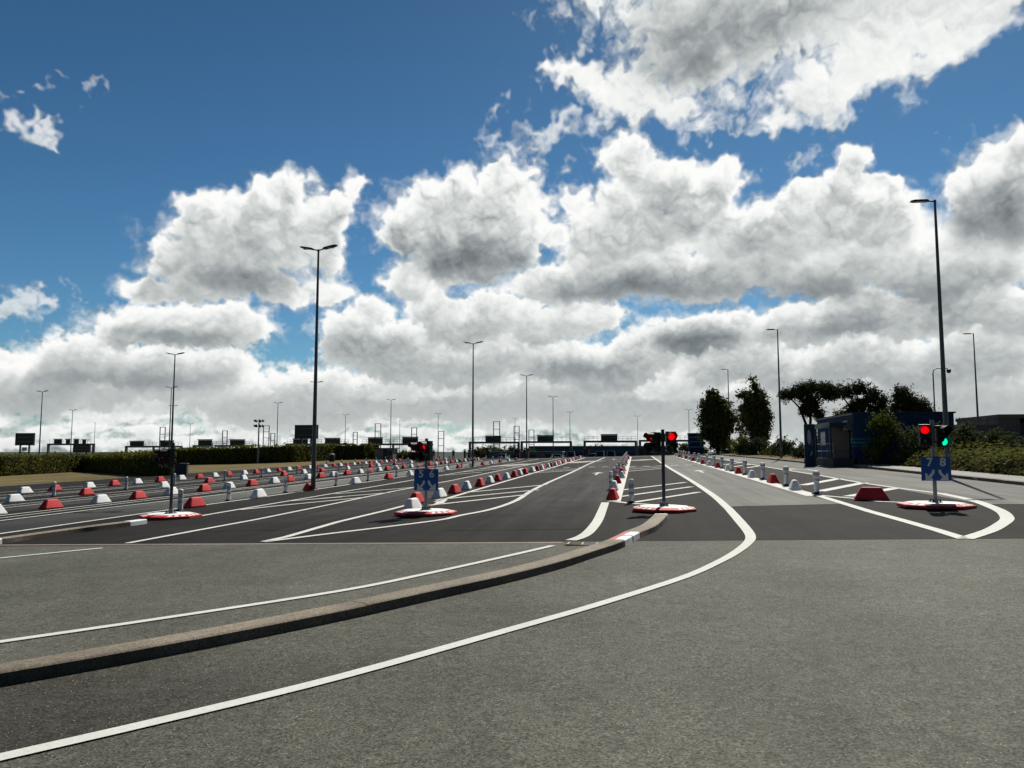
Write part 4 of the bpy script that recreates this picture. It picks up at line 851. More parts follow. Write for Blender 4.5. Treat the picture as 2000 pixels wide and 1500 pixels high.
def kiosk(label, x, y):
    t = thing('check_in_kiosk', label, 'kiosk', (x, y, gz(x, y)), 0, 'dark red kiosks past the crest')
    mb = MB(); mb.box((0, 0, 1.2), (1.1, 1.1, 2.4), simple('kiosk_red', (.11, .022, .022), .6)); mb.build('cabinet', t)
    mb = MB(); mb.box((0, 0, 2.46), (1.35, 1.35, .12), M['dgrey']); mb.build('roof', t)
    mb = MB(); mb.box((0, -.56, 1.6), (.75, .04, .8), M['glass']); mb.build('window', t)
kiosk('dark red kiosk among the white cars', -10.4, 172); kiosk('dark red kiosk left of the near low building end', -26.0, 172)
kiosk('dark red kiosk beside the kiosk before the low building', -24.2, 174); kiosk('dark red kiosk right of the row of posts behind the middle light', 1.6, 172); kiosk('dark red kiosk farthest to the right, under a gantry post', 2.9, 174)
def no_entry(label, x, y):
    t = thing('no_entry_sign', label, 'road sign', (x, y, gz(x, y)))
    mb = MB(); mb.tube((0, 0, 0), (0, 0, 2.3), .04, .04, M['grey'], 8); mb.build('pole', t)
    mb = MB(); mb.tube((0, -.03, 2.0), (0, -.06, 2.0), .42, .42, M['red'], 20); d = mb.build('disc', t)
    mb = MB(); mb.box((0, -.068, 2.0), (.6, .012, .14), M['signwhite']); mb.build('bar', d)
no_entry('round red no entry sign left of the white cars', -19.0, 160); no_entry('round red no entry sign right of the kiosks, left of the middle traffic light', 4.3, 165)
# people waiting beyond the last blocks
def skin_mesh(J, E, mat, name):
    me = bpy.data.meshes.new(name); me.from_pydata([j[0] for j in J], E, []); me.update()
    o = bpy.data.objects.new('tmp', me); SC.collection.objects.link(o); o.modifiers.new('s', 'SKIN')
    sv = me.skin_vertices[0].data
    for i, j in enumerate(J): sv[i].radius = (j[1], j[2] if len(j) > 2 else j[1])
    sv[0].use_root = True
    sb = o.modifiers.new('u', 'SUBSURF'); sb.levels = sb.render_levels = 1
    dg = bpy.context.evaluated_depsgraph_get(); r = bpy.data.meshes.new_from_object(o.evaluated_get(dg)); bpy.data.objects.remove(o)
    r.materials.clear(); r.materials.append(mat); r.polygons.foreach_set('use_smooth', [True]*len(r.polygons)); return r
def person(label, x, y, rz, jacket, arm):
    t = thing('person', label, 'person', (x, y, gz(x, y)), rz, 'people standing beyond the blocks')
    J = [((0, 0, .95), .13, .10), ((0, 0, 1.2), .14, .10), ((0, 0, 1.42), .13, .09), ((0, 0, 1.5), .055), ((0, -.01, 1.62), .10, .11), ((0, -.01, 1.73), .08, .09),
         ((-.19, 0, 1.40), .055), ((-.26, -.02, 1.14), .045), ((-.24, -arm, .92+arm), .035), ((.19, 0, 1.40), .055), ((.26, -.02, 1.14), .045), ((.24, -.06, .88), .035),
         ((-.10, 0, .88), .09), ((-.12, -.02, .48), .06), ((-.12, .02, .08), .045), ((-.12, -.14, .04), .04), ((.10, 0, .88), .09), ((.13, .03, .48), .06), ((.13, .05, .08), .045), ((.13, -.1, .04), .04)]
    E = [(0, 1), (1, 2), (2, 3), (3, 4), (4, 5), (2, 6), (6, 7), (7, 8), (2, 9), (9, 10), (10, 11), (0, 12), (12, 13), (13, 14), (14, 15), (0, 16), (16, 17), (17, 18), (18, 19)]
    obj('body', skin_mesh(J, E, M['skin'], 'body'), t)
    g = lambda q, s: (J[q][0], J[q][1]+s, (J[q][2] if len(J[q]) > 2 else J[q][1])+s)
    obj('jacket', skin_mesh([g(0, .03), g(1, .03), g(2, .025), g(6, .02), g(7, .02), g(8, .012), g(9, .02), g(10, .02), g(11, .012)], [(0, 1), (1, 2), (2, 3), (3, 4), (4, 5), (2, 6), (6, 7), (7, 8)], jacket, 'jacket'), t)
    obj('trousers', skin_mesh([g(0, .015), g(12, .02), g(13, .02), g(14, .02), g(16, .02), g(17, .02), g(18, .02)], [(0, 1), (1, 2), (2, 3), (0, 4), (4, 5), (5, 6)], M['cloth_dark'], 'trousers'), t)
    obj('hair', skin_mesh([((0, .02, 1.66), .11, .12), ((0, .02, 1.745), .09, .10)], [(0, 1)], M['black'], 'hair'), t)
person('person in a dark jacket standing apart, leftmost of the group', -34.6, 131, .4, M['cloth_dark'], .1)
person('person in a blue jacket right behind the second twin lamp of its row', -30.6, 129, -.3, M['cloth_blue'], .3)
person('person in black raising one forearm, middle of the group', -28.6, 129, 1.0, M['cloth_dark'], .35)
person('person in a red jacket among the dark group', -26.0, 129, 2.6, M['cloth_red'], .2)
person('person in dark clothes, rightmost of the group', -24.7, 130, .8, M['cloth_dark'], .05)

# ------------------------------------------------------------------ right-hand booth, wall and building
def b6(mb, x0, x1, y0, y1, z0, z1, mat): return mb.box(((x0+x1)/2, (y0+y1)/2, (z0+z1)/2), (x1-x0, y1-y0, z1-z0), mat)
gb = PL(13.9, 52)
t = thing('booth_building', 'low navy cabin with teal stripes and a recessed porch', 'building', (13.9, 51.8, gb))
mb = MB(); mb.box((2.95, 5.05, 1.92), (5.9, 10.1, 2.84), M['navy']); mb.build('wall', t)
mb = MB(); mb.box((2.95, 5.05, 3.40), (6.1, 10.3, .10), M['slate']); mb.build('roof', t)
mb = MB()
for q in (2.2, 3.4, 4.6, 5.8, 7.0, 8.2, 9.4): mb.box((-.008, q, 1.7), (.016, .03, 2.3), M['slate'])
for q in (1.2, 2.4, 3.6, 4.8): mb.box((q, -.008, 1.9), (.03, .016, 2.7), M['slate'])
mb.tube((-.05, .25, .6), (-.05, .25, 3.3), .04, .04, M['dgrey'], 8); mb.box((-.06, 5.05, 3.36), (.12, 10.1, .09), M['dgrey']); mb.build('gutter', t)
mb = MB(); mb.box((-.02, 8.2, 1.9), (.05, 1.5, .9), M['glass']); wn = mb.build('window', t)
mb = MB()
for z_ in (1.42, 2.38): mb.box((-.025, 8.2, z_), (.07, 1.62, .07), M['hoodgrey'])
for y_ in (7.42, 8.98): mb.box((-.025, y_, 1.9), (.07, .07, 1.03), M['hoodgrey'])
mb.build('frame', wn)
mb = MB(); mb.box((3.0, 5.05, .25), (5.6, 9.8, .5), M['concrete']); mb.build('plinth', t)
mb = MB(); mb.box((-.045, 3.3, 3.0), (.09, 6.8, .7), M['slate']); mb.build('fascia', t)
mb = MB(); mb.box((-.03, 4.2, 1.75), (.06, 3.4, 1.9), M['door']); d = mb.build('door', t)
mb = MB(); mb.box((-.07, 3.5, 1.7), (.04, .06, .8), M['grey']); mb.box((-.07, 3.9, 1.7), (.04, .06, .8), M['grey']); mb.build('handle', d)
mb = MB()
for q, hh in ((1.52, .16), (1.75, .10), (1.30, .05)): mb.box((-.012, 1.0, q), (.024, 2.0, hh), M['teal']); mb.box((.7, -.012, q), (1.4, .024, hh), M['teal'])
mb.build('stripes', t)
mb = MB(); mb.box((-.16, .95, 2.65), (.32, 1.1, .62), M['hoodgrey']); mb.box((-.33, .95, 2.65), (.03, .9, .45), M['dgrey']); mb.build('air_conditioner', t)
mb = MB()
for q in (.75, 1.1, 1.4): mb.box((-.012, q, 2.0), (.02, .10, .45), M['hoodgrey'])
mb.box((-.012, 1.0, .78), (.02, 1.2, .22), M['slate']); mb.build('signage', t)
t = thing('porch_platform', 'concrete porch platform with metal handrail before the navy cabin', 'platform', (12.6, 52.1, PL(12.6, 52)))
mb = MB(); mb.box((.66, 2.5, .27), (1.3, 5.0, .54), M['concrete']); mb.build('slab', t)
mb = MB(); mb.box((.62, 2.6, 2.78), (1.36, 4.4, .16), M['slate']); mb.box((-.05, 2.6, 2.72), (.05, 4.5, .34), M['dgrey'])
for q in (.55, 4.6): mb.box((.03, q, 1.62), (.12, .14, 2.16), M['dgrey'])
mb.build('canopy', t)
mb = MB(); mb.box((1.22, 2.6, 1.55), (.05, 3.9, 2.0), M['door']); mb.build('recess_panel', t)
mb = MB(); mb.box((.5, 6.9, .2), (.9, 3.8, .4), M['concrete']); mb.build('ramp', t)
mb = MB()
for q in (0.05, 1.6, 3.2, 4.9): mb.tube((.06, q, .54), (.06, q, 1.5), .025, .025, M['grey'], 8)
for z_ in (1.02, 1.5): mb.tube((.06, .05, z_), (.06, 4.9, z_), .028, .028, M['grey'], 8)
for z_ in (1.02, 1.5): mb.tube((.06, .05, z_), (1.25, .05, z_), .028, .028, M['grey'], 8)
mb.build('railing', t)
mb = MB()
for q in (5.3, 6.1, 6.9, 7.7, 8.6): mb.tube((.08, q, .4), (.08, q, 1.35), .03, .03, M['grey'], 8)
for z_ in (.45, .9, 1.35): mb.tube((.08, 5.3, z_), (.08, 8.6, z_), .03, .03, M['grey'], 8)
mb.build('railing', t)
t = thing('totem_sign', 'tall slate blue totem panel with a pale oval mark before the porch', 'totem', (11.75, 54.6, PL(11.75, 54.6)), -.15)
mb = MB(); mb.box((0, 0, 1.42), (.68, .35, 2.84), M['slate']); obj('panel', bevelled(mb, .03, 2), t)
mb = MB(); n = 18
mb.add([(-.04+.12*math.cos(2*math.pi*i/n), -.178, 1.95+.5*math.sin(2*math.pi*i/n)) for i in range(n)], [tuple(range(n))], M['band_grey'])
mb.add([(.14+.05*math.cos(2*math.pi*i/n), -.178, 1.6+.3*math.sin(2*math.pi*i/n)) for i in range(n)], [tuple(range(n))], M['hoodgrey'])
mb.add([(.02, -.178, .72), (.08, -.178, .74), (.13, -.178, 1.0), (.09, -.178, 1.04)], [(0, 1, 2, 3)], M['signwhite']); mb.build('oval_mark', t)
mb = MB(); mb.box((0, 0, .02), (.8, .5, .05), M['rubber']); mb.build('foot', t)
gw = PL(33, 80)
t = thing('boundary_wall', 'grey rendered wall topped by a thin post fence at the far right', 'wall', (29, 80, gw-.2))
mb = MB(); mb.box((2.6, 0, 1.45), (8, .3, 2.9), M['wallgrey']); mb.build('wall', t)
mb = MB()
for q in range(10): mb.box((-1.2+q*.82, 0, 3.25), (.05, .05, .75), M['dgrey'])
for z_ in (3.3, 3.58): mb.box((2.6, 0, z_), (8, .025, .025), M['dgrey'])
mb.build('fence', t)
t = thing('service_building', 'grey service building with a dark open bay at the right edge', 'building', (34.3, 80, gw-.2))
mb = MB(); b6(mb, 0, 1.9, -.5, 9, 0, 3.5, M['wallgrey']); b6(mb, 1.9, 9, 5, 9, 0, 3.5, M['wallgrey']); b6(mb, 7.5, 9, -.5, 5, 0, 3.5, M['wallgrey']); mb.build('wall', t)
mb = MB(); b6(mb, -.1, 9.2, -.9, 9.1, 3.5, 3.85, M['wallgrey']); mb.build('roof', t)
mb = MB(); b6(mb, 1.95, 7.45, 1.0, 1.1, 0, 3.1, M['glass']); b6(mb, 2.6, 2.75, .9, 1.0, .2, 1.1, M['hoodgrey']); mb.build('bay', t)
mb = MB()
for q in range(4): b6(mb, 2.1+q*1.3, 3.1+q*1.3, -.93, -.9, 3.2, 3.4, M['glass'])
mb.build('window', t)
t = thing('skip_container', 'grey metal container in front of the dark bay', 'container', (37.0, 76.5, PL(37, 76.5)))
mb = MB(); mb.box((1, 0, .95), (2.4, 1.5, 1.7), M['dgrey']); mb.box((1, 0, 1.83), (2.5, 1.6, .08), M['grey'])
for q in range(4): mb.box((.1+q*.6, -.78, .95), (.08, .08, 1.7), M['grey'])
mb.build('shell', t)
t = thing('camera_pole', 'slim pole with a curved arm carrying a dome camera', 'camera pole', (23.3, 64.5, PL(23.3, 64.5)))
mb = MB(); mb.tube((0, 0, 0), (0, 0, 6.7), .06, .05, M['lamp'], 8); mb.build('pole', t, True)
mb = MB(); pa = [(0, 0, 6.7), (.06, 0, 6.95), (.3, 0, 7.07), (1.05, 0, 7.07), (1.16, 0, 7.0)]
for a, b in zip(pa, pa[1:]): mb.tube(a, b, .035, .035, M['lamp'], 8)
mb.build('arm', t, True)
mb = MB(); mb.lathe([(.06, 7.02), (.16, 6.98), (.17, 6.84), (.12, 6.72), (.03, 6.68)], M['dgrey'], 14, off=(1.16, 0, 0)); mb.build('dome_camera', t, True)
# drain grate let into the seam
t = thing('drain_grate', 'row of yellowed drain frames in the road before the curved kerb', 'drain', (-1.27, 14.72, PL(-1.27, 14.72)+.012), -.03)
mb = MB(); mb.box((.55, .2, .0), (1.16, .42, .012), M['rubber']); mb.build('channel', t)
mb = MB()
for q in range(5): mb.box((.0+q*.27, .2, .009), (.035, .4, .014), M['yellow'])
mb.box((.1, .04, .011), (.36, .03, .012), M['yellow']); mb.box((.1, .36, .011), (.36, .03, .012), M['yellow']); mb.box((.1, .2, .011), (.3, .03, .012), M['yellow']); mb.build('bars', t)

# ------------------------------------------------------------------ vegetation
NR = np.random.RandomState(11); LAST = {}
def leaves(name, parent, pts, size, mat, aspect=.6, up=0.0, nrm=None, bias=1.3):
    """leaf-sized quads at pts with random attitude"""
    pts = np.asarray(pts, float); n = len(pts)
    if nrm is None and len(pts) == len(LAST.get('n', ())): nrm = LAST['n']
    if nrm is not None:
        q = np.asarray(nrm)*bias+NR.normal(size=(n, 3))*.55; q /= np.linalg.norm(q, axis=1)[:, None]
    a = NR.normal(size=(n, 3)); a[:, 2] *= (1-up)
    if nrm is not None: a -= (a*q).sum(1)[:, None]*q
    a /= np.linalg.norm(a, axis=1)[:, None]
    b = NR.normal(size=(n, 3)) if nrm is None else np.cross(q, a)
    b -= (b*a).sum(1)[:, None]*a; b /= np.linalg.norm(b, axis=1)[:, None]
    s = size*NR.uniform(.6, 1.35, n)[:, None]
    A, B = a*s*.5, b*s*.5*aspect
    v = np.stack([pts-A, pts+B*1.0, pts+A, pts-B], 1).reshape(-1, 3)
    me = bpy.data.meshes.new(name); me.vertices.add(4*n); me.vertices.foreach_set('co', v.ravel())
    me.loops.add(4*n); me.loops.foreach_set('vertex_index', np.arange(4*n)); me.polygons.add(n); me.polygons.foreach_set('loop_start', np.arange(0, 4*n, 4)); me.polygons.foreach_set('loop_total', np.full(n, 4))
    me.update(calc_edges=True); me.validate(); me.materials.append(mat)
    return obj(name, me, parent)
def clumps(ells, nsub, per, r, shell=.55):
    """points in small clumps spread through ellipsoids (cx,cy,cz,rx,ry,rz)"""
    out = []; nn = []
    vol = np.array([e[3]*e[4]*e[5] for e in ells])**.75; cnt = np.maximum((vol/vol.sum()*nsub).astype(int), 3)
    for e, k in zip(ells, cnt):
        d = NR.normal(size=(k, 3)); d /= np.linalg.norm(d, axis=1)[:, None]; rad = NR.uniform(shell, 1.0, k)[:, None]
        c = np.array(e[:3])+d*rad*np.array(e[3:])
        rr = r*NR.uniform(.5, 1.4, k)
        for ci, ri, di in zip(c, rr, d):
            off = NR.normal(size=(per, 3)); out.append(ci+off*ri*.5)
            w = off*.6+di+np.array((0, 0, .35)); nn.append(w/np.linalg.norm(w, axis=1)[:, None])
    LAST['n'] = np.concatenate(nn); return np.concatenate(out)
def trunk(parent, segs, mat=None):
    mb = MB()
    for a, b, r0, r1 in segs: mb.tube(a, b, r0, r1, mat or M['bark'], 8)
    return mb.build('trunk', parent, True)
# broad poplars on the right verge
t = thing('poplar_tree', 'large dense dark poplar, leftmost tree of the right verge', 'tree', (11.7, 112, gz(11.7, 112)))
trunk(t, [((0, 0, 0), (.1, 0, 3), .28, .2), ((.1, 0, 3), (0, 0, 7), .2, .08), ((.1, 0, 2), (-1.3, .3, 4.5), .12, .05), ((.1, 0, 2.2), (1.4, -.2, 4.8), .12, .05)])
leaves('crown', t, clumps([(-.3, 0, 3.0, 2.2, 2, 2.0), (-.9, 0, 4.9, 2.0, 1.9, 1.8), (.9, 0, 4.6, 2.0, 1.9, 2.2), (-.8, 0, 6.6, 1.7, 1.6, 1.7), (.3, 0, 6.6, 1.7, 1.6, 1.9), (-.7, 0, 8.1, .9, .9, 1.0), (.2, 0, 1.6, 1.6, 1.5, 1.2), (-.2, 0, 4.6, 2.1, 1.7, 3.2), (-.4, 0, 8.4, .8, .7, .7)], 820, 28, .55, .25), .38, M['leaf'])
t = thing('poplar_tree', 'tall ragged poplar with a bent tip left of the single-headed lamp', 'tree', (15.0, 100, gz(15, 100)))
trunk(t, [((0, 0, 0), (.2, 0, 3.5), .26, .18), ((.2, 0, 3.5), (.3, 0, 8), .18, .06), ((.2, 0, 2.6), (-1.2, .2, 6), .1, .04), ((.2, 0, 3), (1.4, 0, 5.6), .1, .04)])
leaves('crown', t, clumps([(.4, 0, 3.4, 1.6, 1.5, 1.7), (-.9, 0, 5.2, 1.2, 1.2, 1.5), (.9, 0, 5.0, 1.3, 1.2, 1.8), (.1, 0, 6.8, 1.5, 1.3, 1.3), (-1.0, 0, 7.4, .8, .7, .7), (.6, 0, 7.6, .7, .7, .9), (.1, 0, 8.6, .45, .45, .7), (-.2, 0, 9.4, .3, .3, .5), (.5, 0, 1.7, 1.2, 1.2, 1.2), (-1.9, 0, 7.5, .4, .35, .3), (.2, 0, 4.8, 1.5, 1.3, 3.0)], 620, 26, .5, .25), .36, M['leaf'])
t = thing('sapling_tree', 'thin sparse young tree between the two poplars', 'tree', (14.6, 112, gz(14.6, 112)))
trunk(t, [((0, 0, 0), (.2, 0, 3), .09, .06), ((.2, 0, 3), (-.2, 0, 6.2), .06, .02), ((.1, 0, 2), (.8, 0, 4.2), .04, .015), ((.2, 0, 2.6), (-.6, 0, 4.8), .04, .015)])
leaves('crown', t, clumps([(.3, 0, 1.8, .9, .8, 1.1), (.3, 0, 3.4, .8, .7, 1.0), (-.2, 0, 4.7, .6, .6, .9), (-.4, 0, 5.8, .35, .35, .5), (.7, 0, 4.1, .5, .5, .5)], 70, 16, .4, .2), .26, M['leaf'])
def pine(label, x, y, zb, segs, ells, n):
    t = thing('umbrella_pine', label, 'tree', (x, y, gz(x, y)), 0, 'flat-topped pines behind the navy cabin')
    ells = [(*e[:5], e[5]*1.35) for e in ells]
    trunk(t, segs); leaves('crown', t, clumps(ells, int(n*2.7), 30, .5, .1), .38, M['leafd'], .35)
pine('spreading flat-topped pine with a forked leaning trunk, leftmost of the pines', 21.7, 100, 0,
     [((-.3, 0, -.2), (-.2, 0, 2.5), .3, .25), ((-.2, 0, 2.5), (-1.2, 0, 5.6), .2, .12), ((-.1, 0, 2.5), (.1, 0, 5.8), .2, .12), ((-1.2, 0, 5.6), (-2.6, 0, 7.2), .12, .05), ((.1, 0, 5.8), (1.9, 0, 7.4), .12, .05), ((-.5, 0, 5.2), (-.3, 0, 7.6), .1, .05)],
     [(-2.8, 0, 7.3, 1.2, 1.2, .45), (-1.2, 0, 7.6, 1.5, 1.5, .65), (.3, 0, 8.2, 1.6, 1.5, .55), (1.9, 0, 8.0, 1.6, 1.4, .55), (.1, 0, 6.4, 1.5, 1.2, .9), (-.6, 0, 5.3, 1.0, .9, .6), (.9, 0, 5.0, .8, .8, .7), (3.0, 0, 7.5, .9, .9, .5)], 150)
pine('wide dark pine in the middle of the pines, with low drooping boughs', 28.2, 104, 0,
     [((0, 0, 0), (.1, 0, 4.5), .32, .22), ((.1, 0, 4.5), (-1.6, 0, 7), .16, .06), ((.1, 0, 4.5), (1.8, 0, 6.8), .16, .06), ((.1, 0, 4.5), (.2, 0, 7.4), .15, .06)],
     [(-3.0, 0, 7.4, 1.2, 1.1, .5), (-1.4, 0, 7.7, 1.5, 1.3, .7), (.5, 0, 8.0, 1.5, 1.3, .8), (1.9, 0, 7.2, 1.2, 1.2, .8), (.5, 0, 6.0, 1.9, 1.4, .9), (2.4, 0, 5.2, 1.6, 1.3, .7), (-3.4, 0, 7.2, 1.0, 1.0, .5), (3.2, 0, 6.4, 1.0, 1.0, .7), (-.9, 0, 4.6, 1.9, 1.3, .8), (1.2, 0, 4.2, 2.2, 1.4, .7)], 190)
pine('domed dark pine, rightmost of the pines', 33.6, 101.5, 0,
     [((0, 0, 0), (-.1, 0, 4), .28, .2), ((-.1, 0, 4), (-1.0, 0, 6.6), .14, .05), ((-.1, 0, 4), (1.3, 0, 5.8), .14, .05)],
     [(-.8, 0, 7.1, 1.2, 1.1, .8), (-.3, 0, 6.2, 1.6, 1.3, .8), (.8, 0, 5.6, 1.5, 1.2, .8), (1.9, 0, 5.0, 1.0, 1.0, .8), (-1.6, 0, 5.2, 1.0, 1.0, .5), (0, 0, 4.2, 2.4, 1.6, .6)], 130)
def bush(name, label, cat, x, y, ells, n, size, mat, per=22, r=.4, flowers=0, group=None):
    t = thing(name, label, cat, (x, y, gz(x, y)), 0, group)
    p = clumps(ells, n, per, r, .35); p[:, 2] = np.maximum(p[:, 2], .03)
    leaves('foliage', t, p, size, mat)
    mb = MB()
    for e in ells[:4]: mb.tube((e[0]*.4, e[1]*.4, 0), (e[0], e[1], e[2]), .04, .015, M['bark'], 6)
    mb.build('stem', t)
    if flowers:
        q = p[NR.choice(len(p), flowers, replace=False)]+NR.normal(size=(flowers, 3))*.08
        leaves('blossom', t, q, size*.34, M['flower'], .9)
    return t
bush('flowering_shrub', 'big tangled shrub dotted with pale blossom behind the 7 8 light', 'shrub', 17.6, 49,
     [(-1.0, 0, 1.2, 1.1, 1, 1.1), (.6, 0, 1.3, 1.3, 1, 1.1), (2.2, .2, 1.35, 1.4, 1, 1.0), (-.2, .4, 2.0, .9, .8, .6), (1.6, .5, 2.0, 1.0, .9, .5), (3.2, .4, 1.4, 1.1, 1, .9), (0, 0, .6, 2.4, 1, .6), (-1.5, .6, 1.9, .7, .7, .5)], 330, .17, M['shrub'], 22, .3, 520)
bush('flowering_shrub', 'lower blossom-dotted shrub right of the 7 8 light', 'shrub', 22.4, 51,
     [(-1.0, 0, 1.1, 1.2, 1, 1.0), (.7, 0, .95, 1.2, 1, .8), (2.2, 0, .8, 1.1, 1, .6), (0, .3, 1.6, .9, .8, .5), (3.1, 0, .5, .8, .8, .5)], 190, .17, M['shrub'], 22, .3, 190)
bush('leafy_shrub', 'tall bright green shrub hugging the corner of the navy cabin', 'shrub', 14.8, 50.6,
     [(0, 0, 2.6, .55, .5, .7), (.3, 0, 1.8, .7, .6, .8), (-.1, 0, 1.0, .7, .6, .8), (.5, .1, 3.0, .5, .5, .5), (.9, 0, 2.3, .7, .6, .9)], 120, .17, M['hedge'], 20, .28)
bush('leafy_shrub', 'shaggy shrub left of the totem panel', 'shrub', 15.6, 72,
     [(-.6, 0, .8, .9, .8, .8), (.4, 0, 1.1, .9, .8, .9), (1.1, 0, 1.6, .7, .7, .7), (-1.2, 0, .5, .7, .6, .5)], 110, .22, M['shrub'], 20, .35)
for i, (x, y, s, mt) in enumerate([(12.9, 106, 1.0, 'cover'), (13.2, 96, .9, 'cover'), (14.2, 92, 1.1, 'shrub'), (15.6, 88, .9, 'cover'), (15.2, 82, 1.0, 'shrub'), (14.4, 104, 1.2, 'cover')]):
    bush('verge_shrub', 'loose green shrub along the right verge under the poplars, %s from the left' % ORD[i+1], 'shrub', x, y,
         [(-.7*s, 0, .7*s, 1.0*s, .8, .8*s), (.6*s, 0, .9*s, 1.1*s, .9, 1.0*s), (0, .2, 1.5*s, .7*s, .6, .6*s)], 70, .26, M[mt], 18, .4, 0, 'shrubs under the poplars')
t = thing('palm_shrub', 'spiky palm-like plant peeking over the cabin roof', 'plant', (16.2, 63.2, gz(16.2, 63.2)))
mb = MB(); mb.tube((0, 0, 0), (0, 0, 3.0), .16, .13, M['bark'], 8); mb.build('stem', t)
mb = MB()
for q in range(34):
    a = q*2.4; e = .2+1.1*((q*7) % 34)/34; d = Vector((math.cos(a)*math.cos(e), math.sin(a)*math.cos(e), math.sin(e))); s = d.cross(Vector((0, 0, 1))).normalized()*.06; b = Vector((0, 0, 3.0))
    mb.add([b-s, b+s, b+d*.6+s*1.3, b+d*.6-s*1.3, b+d*1.15-Vector((0, 0, .18))], [(0, 1, 2, 3), (3, 2, 4)], M['hedge'])
mb.build('fronds', t)
# ground cover bank along the pavement (uncountable low growth)
p = []; nn = []
for k in range(9000):
    y = NR.uniform(20, 50.5); x = NR.uniform(15.35, 19.5); hh = (.80+.20*math.sin(y*.9)+.2*math.sin(y*2.3+1))*min(1, (x-15.25)/1.0)**.5
    zf = NR.uniform(.1, 1)**.5; x -= .25*hh; p.append((x, y, PL(x, y)+.05+hh*1.25*zf)); nn.append((-.5*(1-zf)-.2, 0, .35+zf))
tag(leaves('ground_cover', None, p, .24, M['cover'], .45, 0, nn), 'low green ground cover bank along the right pavement', 'ground cover', None, 'stuff')
mb = MB()
for a, b in zip([20, 30, 40], [30, 40, 50.5]): mb.add([(x, y, PL(x, y)+z_) for y in (a, b) for x, z_ in ((15.6, .0), (16.2, .6), (19.3, .8), (19.6, 0))], [(0, 1, 5, 4), (1, 2, 6, 5), (2, 3, 7, 6)], simple('soil', (.03, .026, .018), .95, spec=0))
tag(mb.build('planting_bank'), kind='structure')
# clipped hedges on the left
def hedge(label, pts, w, h, dens, size):
    """each hedge: leafy shell round a dark twiggy core"""
    t = thing('clipped_hedge', label, 'hedge', (0, 0, 0), 0, 'clipped hedges along the dry grass')
    p = []; nn = []; mb = MB(); n = len(pts)
    for (x0, y0), (x1, y1) in zip(pts, pts[1:]):
        d = Vector((x1-x0, y1-y0)); Ls = d.length; d.normalize(); q = Vector((-d.y, d.x))
        k = int(Ls*dens)
        for _ in range(k):
            s = NR.uniform(0, Ls); hv = h*(1+.05*math.sin(s*1.3+x0)+.04*math.sin(s*3.1)+.035*math.sin(s*.45+1)); side = NR.uniform()
            if side < .42: o_, z_ = NR.uniform(-w/2, w/2), hv+NR.normal()*.11; nv = (0, 0, 1)
            elif side < .92: o_, z_ = (-w/2+NR.normal()*.10)*1, NR.uniform(.05, 1)*hv; nv = (-q.x, -q.y, .1)
            else: o_, z_ = (w/2+NR.normal()*.08), NR.uniform(.1, 1)*hv; nv = (q.x, q.y, .1)
            x, y = x0+d.x*s+q.x*o_, y0+d.y*s+q.y*o_; nn.append(nv); p.append((x, y, gz(x, y)+max(z_, .03)))
        for xe, ye, sg in ((x0, y0, -1), (x1, y1, 1)):
            for _ in range(int(dens*w*1.2)):
                o_, z_ = NR.uniform(-w/2, w/2), NR.uniform(.05, 1)*h
                x, y = xe+q.x*o_+d.x*sg*NR.uniform(-.05, .25), ye+q.y*o_+d.y*sg*NR.uniform(-.05, .25); p.append((x, y, gz(x, y)+z_)); nn.append((d.x*sg, d.y*sg, .1))
        for a_, b_ in ((0, Ls),):
            vs = []
            for s in (a_, b_):
                for o_, z_ in ((-w/2+.15, 0), (-w/2+.18, h-.18), (w/2-.18, h-.18), (w/2-.15, 0)):
                    x, y = x0+d.x*s+q.x*o_, y0+d.y*s+q.y*o_; vs.append((x, y, gz(x, y)+z_))
            mb.add(vs, [(0, 1, 5, 4), (1, 2, 6, 5), (2, 3, 7, 6), (0, 1, 2, 3), (7, 6, 5, 4)], M['bark'])
    mb.build('branches', t); leaves('foliage', t, p, size, M['hedge'], .6, 0, nn)
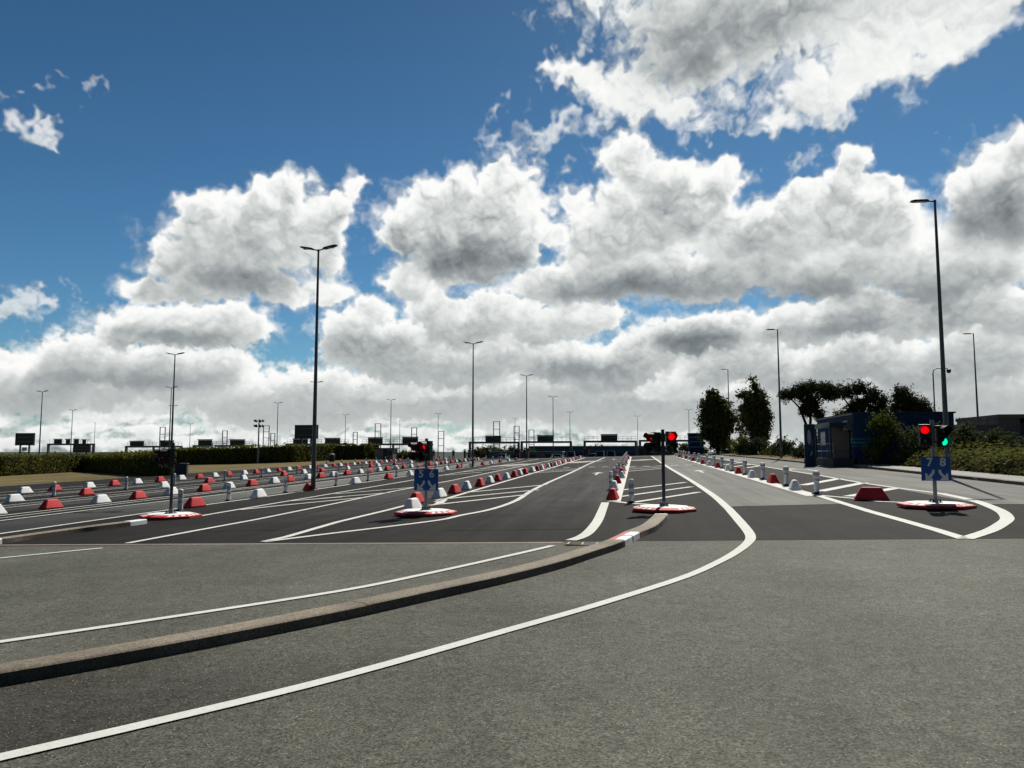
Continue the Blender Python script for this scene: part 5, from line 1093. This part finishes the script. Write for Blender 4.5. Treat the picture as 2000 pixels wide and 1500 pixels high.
hedge('dark clipped hedge at the left edge, its top catching the sun', [(-84, 74), (-79.8, 86.3), (-81.6, 97.7), (-82.8, 108)], 2.6, 2.5, 150, .30)
hedge('dark clipped hedge ending by the leftmost traffic light', [(-80.5, 105), (-59, 83), (-46.5, 70.5)], 2.6, 2.25, 150, .30)
hedge('loose clipped hedge running behind the floodlight mast', [(-104, 160), (-90, 149), (-77, 143.6), (-68, 144.5), (-65.5, 161), (-56, 164)], 3.0, 3.3, 110, .42)
bush('round_bush', 'low rounded bush between the hut and the 5 6 light', 'bush', -46.4, 153, [(0, 0, 1.0, 2.0, 1.4, .9), (-1, 0, .7, 1.2, 1, .7), (1.1, 0, .8, 1.2, 1, .7)], 120, .3, M['hedge'], 20, .4)
bush('round_bush', 'tall loose bush at the hedge end left of the hut', 'bush', -54.5, 156, [(0, 0, 1.4, 1.5, 1.3, 1.3), (-1, 0, 2.4, 1.0, .9, 1.0), (1.2, 0, 1.0, 1.2, 1, .9)], 120, .34, M['hedge'], 20, .45)
for i, (x, y, s) in enumerate([(-62, 300, 1.0), (-57, 302, 1.25), (-52.5, 300, 1.0), (-48.5, 303, 1.15), (-41.5, 305, .9), (-20, 420, 1.5), (17, 300, 1.2), (24, 305, 1.4)]):
    bush('far_tree', 'rounded far tree on the skyline, %s from the left' % ORD[i+1], 'tree', x, y, [(0, 0, 2.2*s, 3.4*s, 2, 1.9*s), (-2*s, 0, 1.6*s, 1.8*s, 1.6, 1.4*s), (2.1*s, 0, 1.6*s, 1.8*s, 1.6, 1.4*s)], 70, .8, M['leaf'], 18, 1.0, 0, 'trees on the skyline')
t = thing('far_cabin', 'dark navy cabin with pale stripes behind the leftmost poplar', 'building', (9.6, 124, gz(9.6, 124)))
mb = MB(); mb.box((0, 0, 1.6), (2.2, 3, 3.2), M['navy']); mb.build('wall', t)
mb = MB(); mb.box((0, 0, 3.28), (2.4, 3.2, .16), M['slate']); mb.build('roof', t)
mb = MB()
for z_ in (1.2, 2.0, 2.7): mb.box((0, -1.51, z_), (2.0, .03, .1), M['band_grey'])
mb.build('stripes', t)
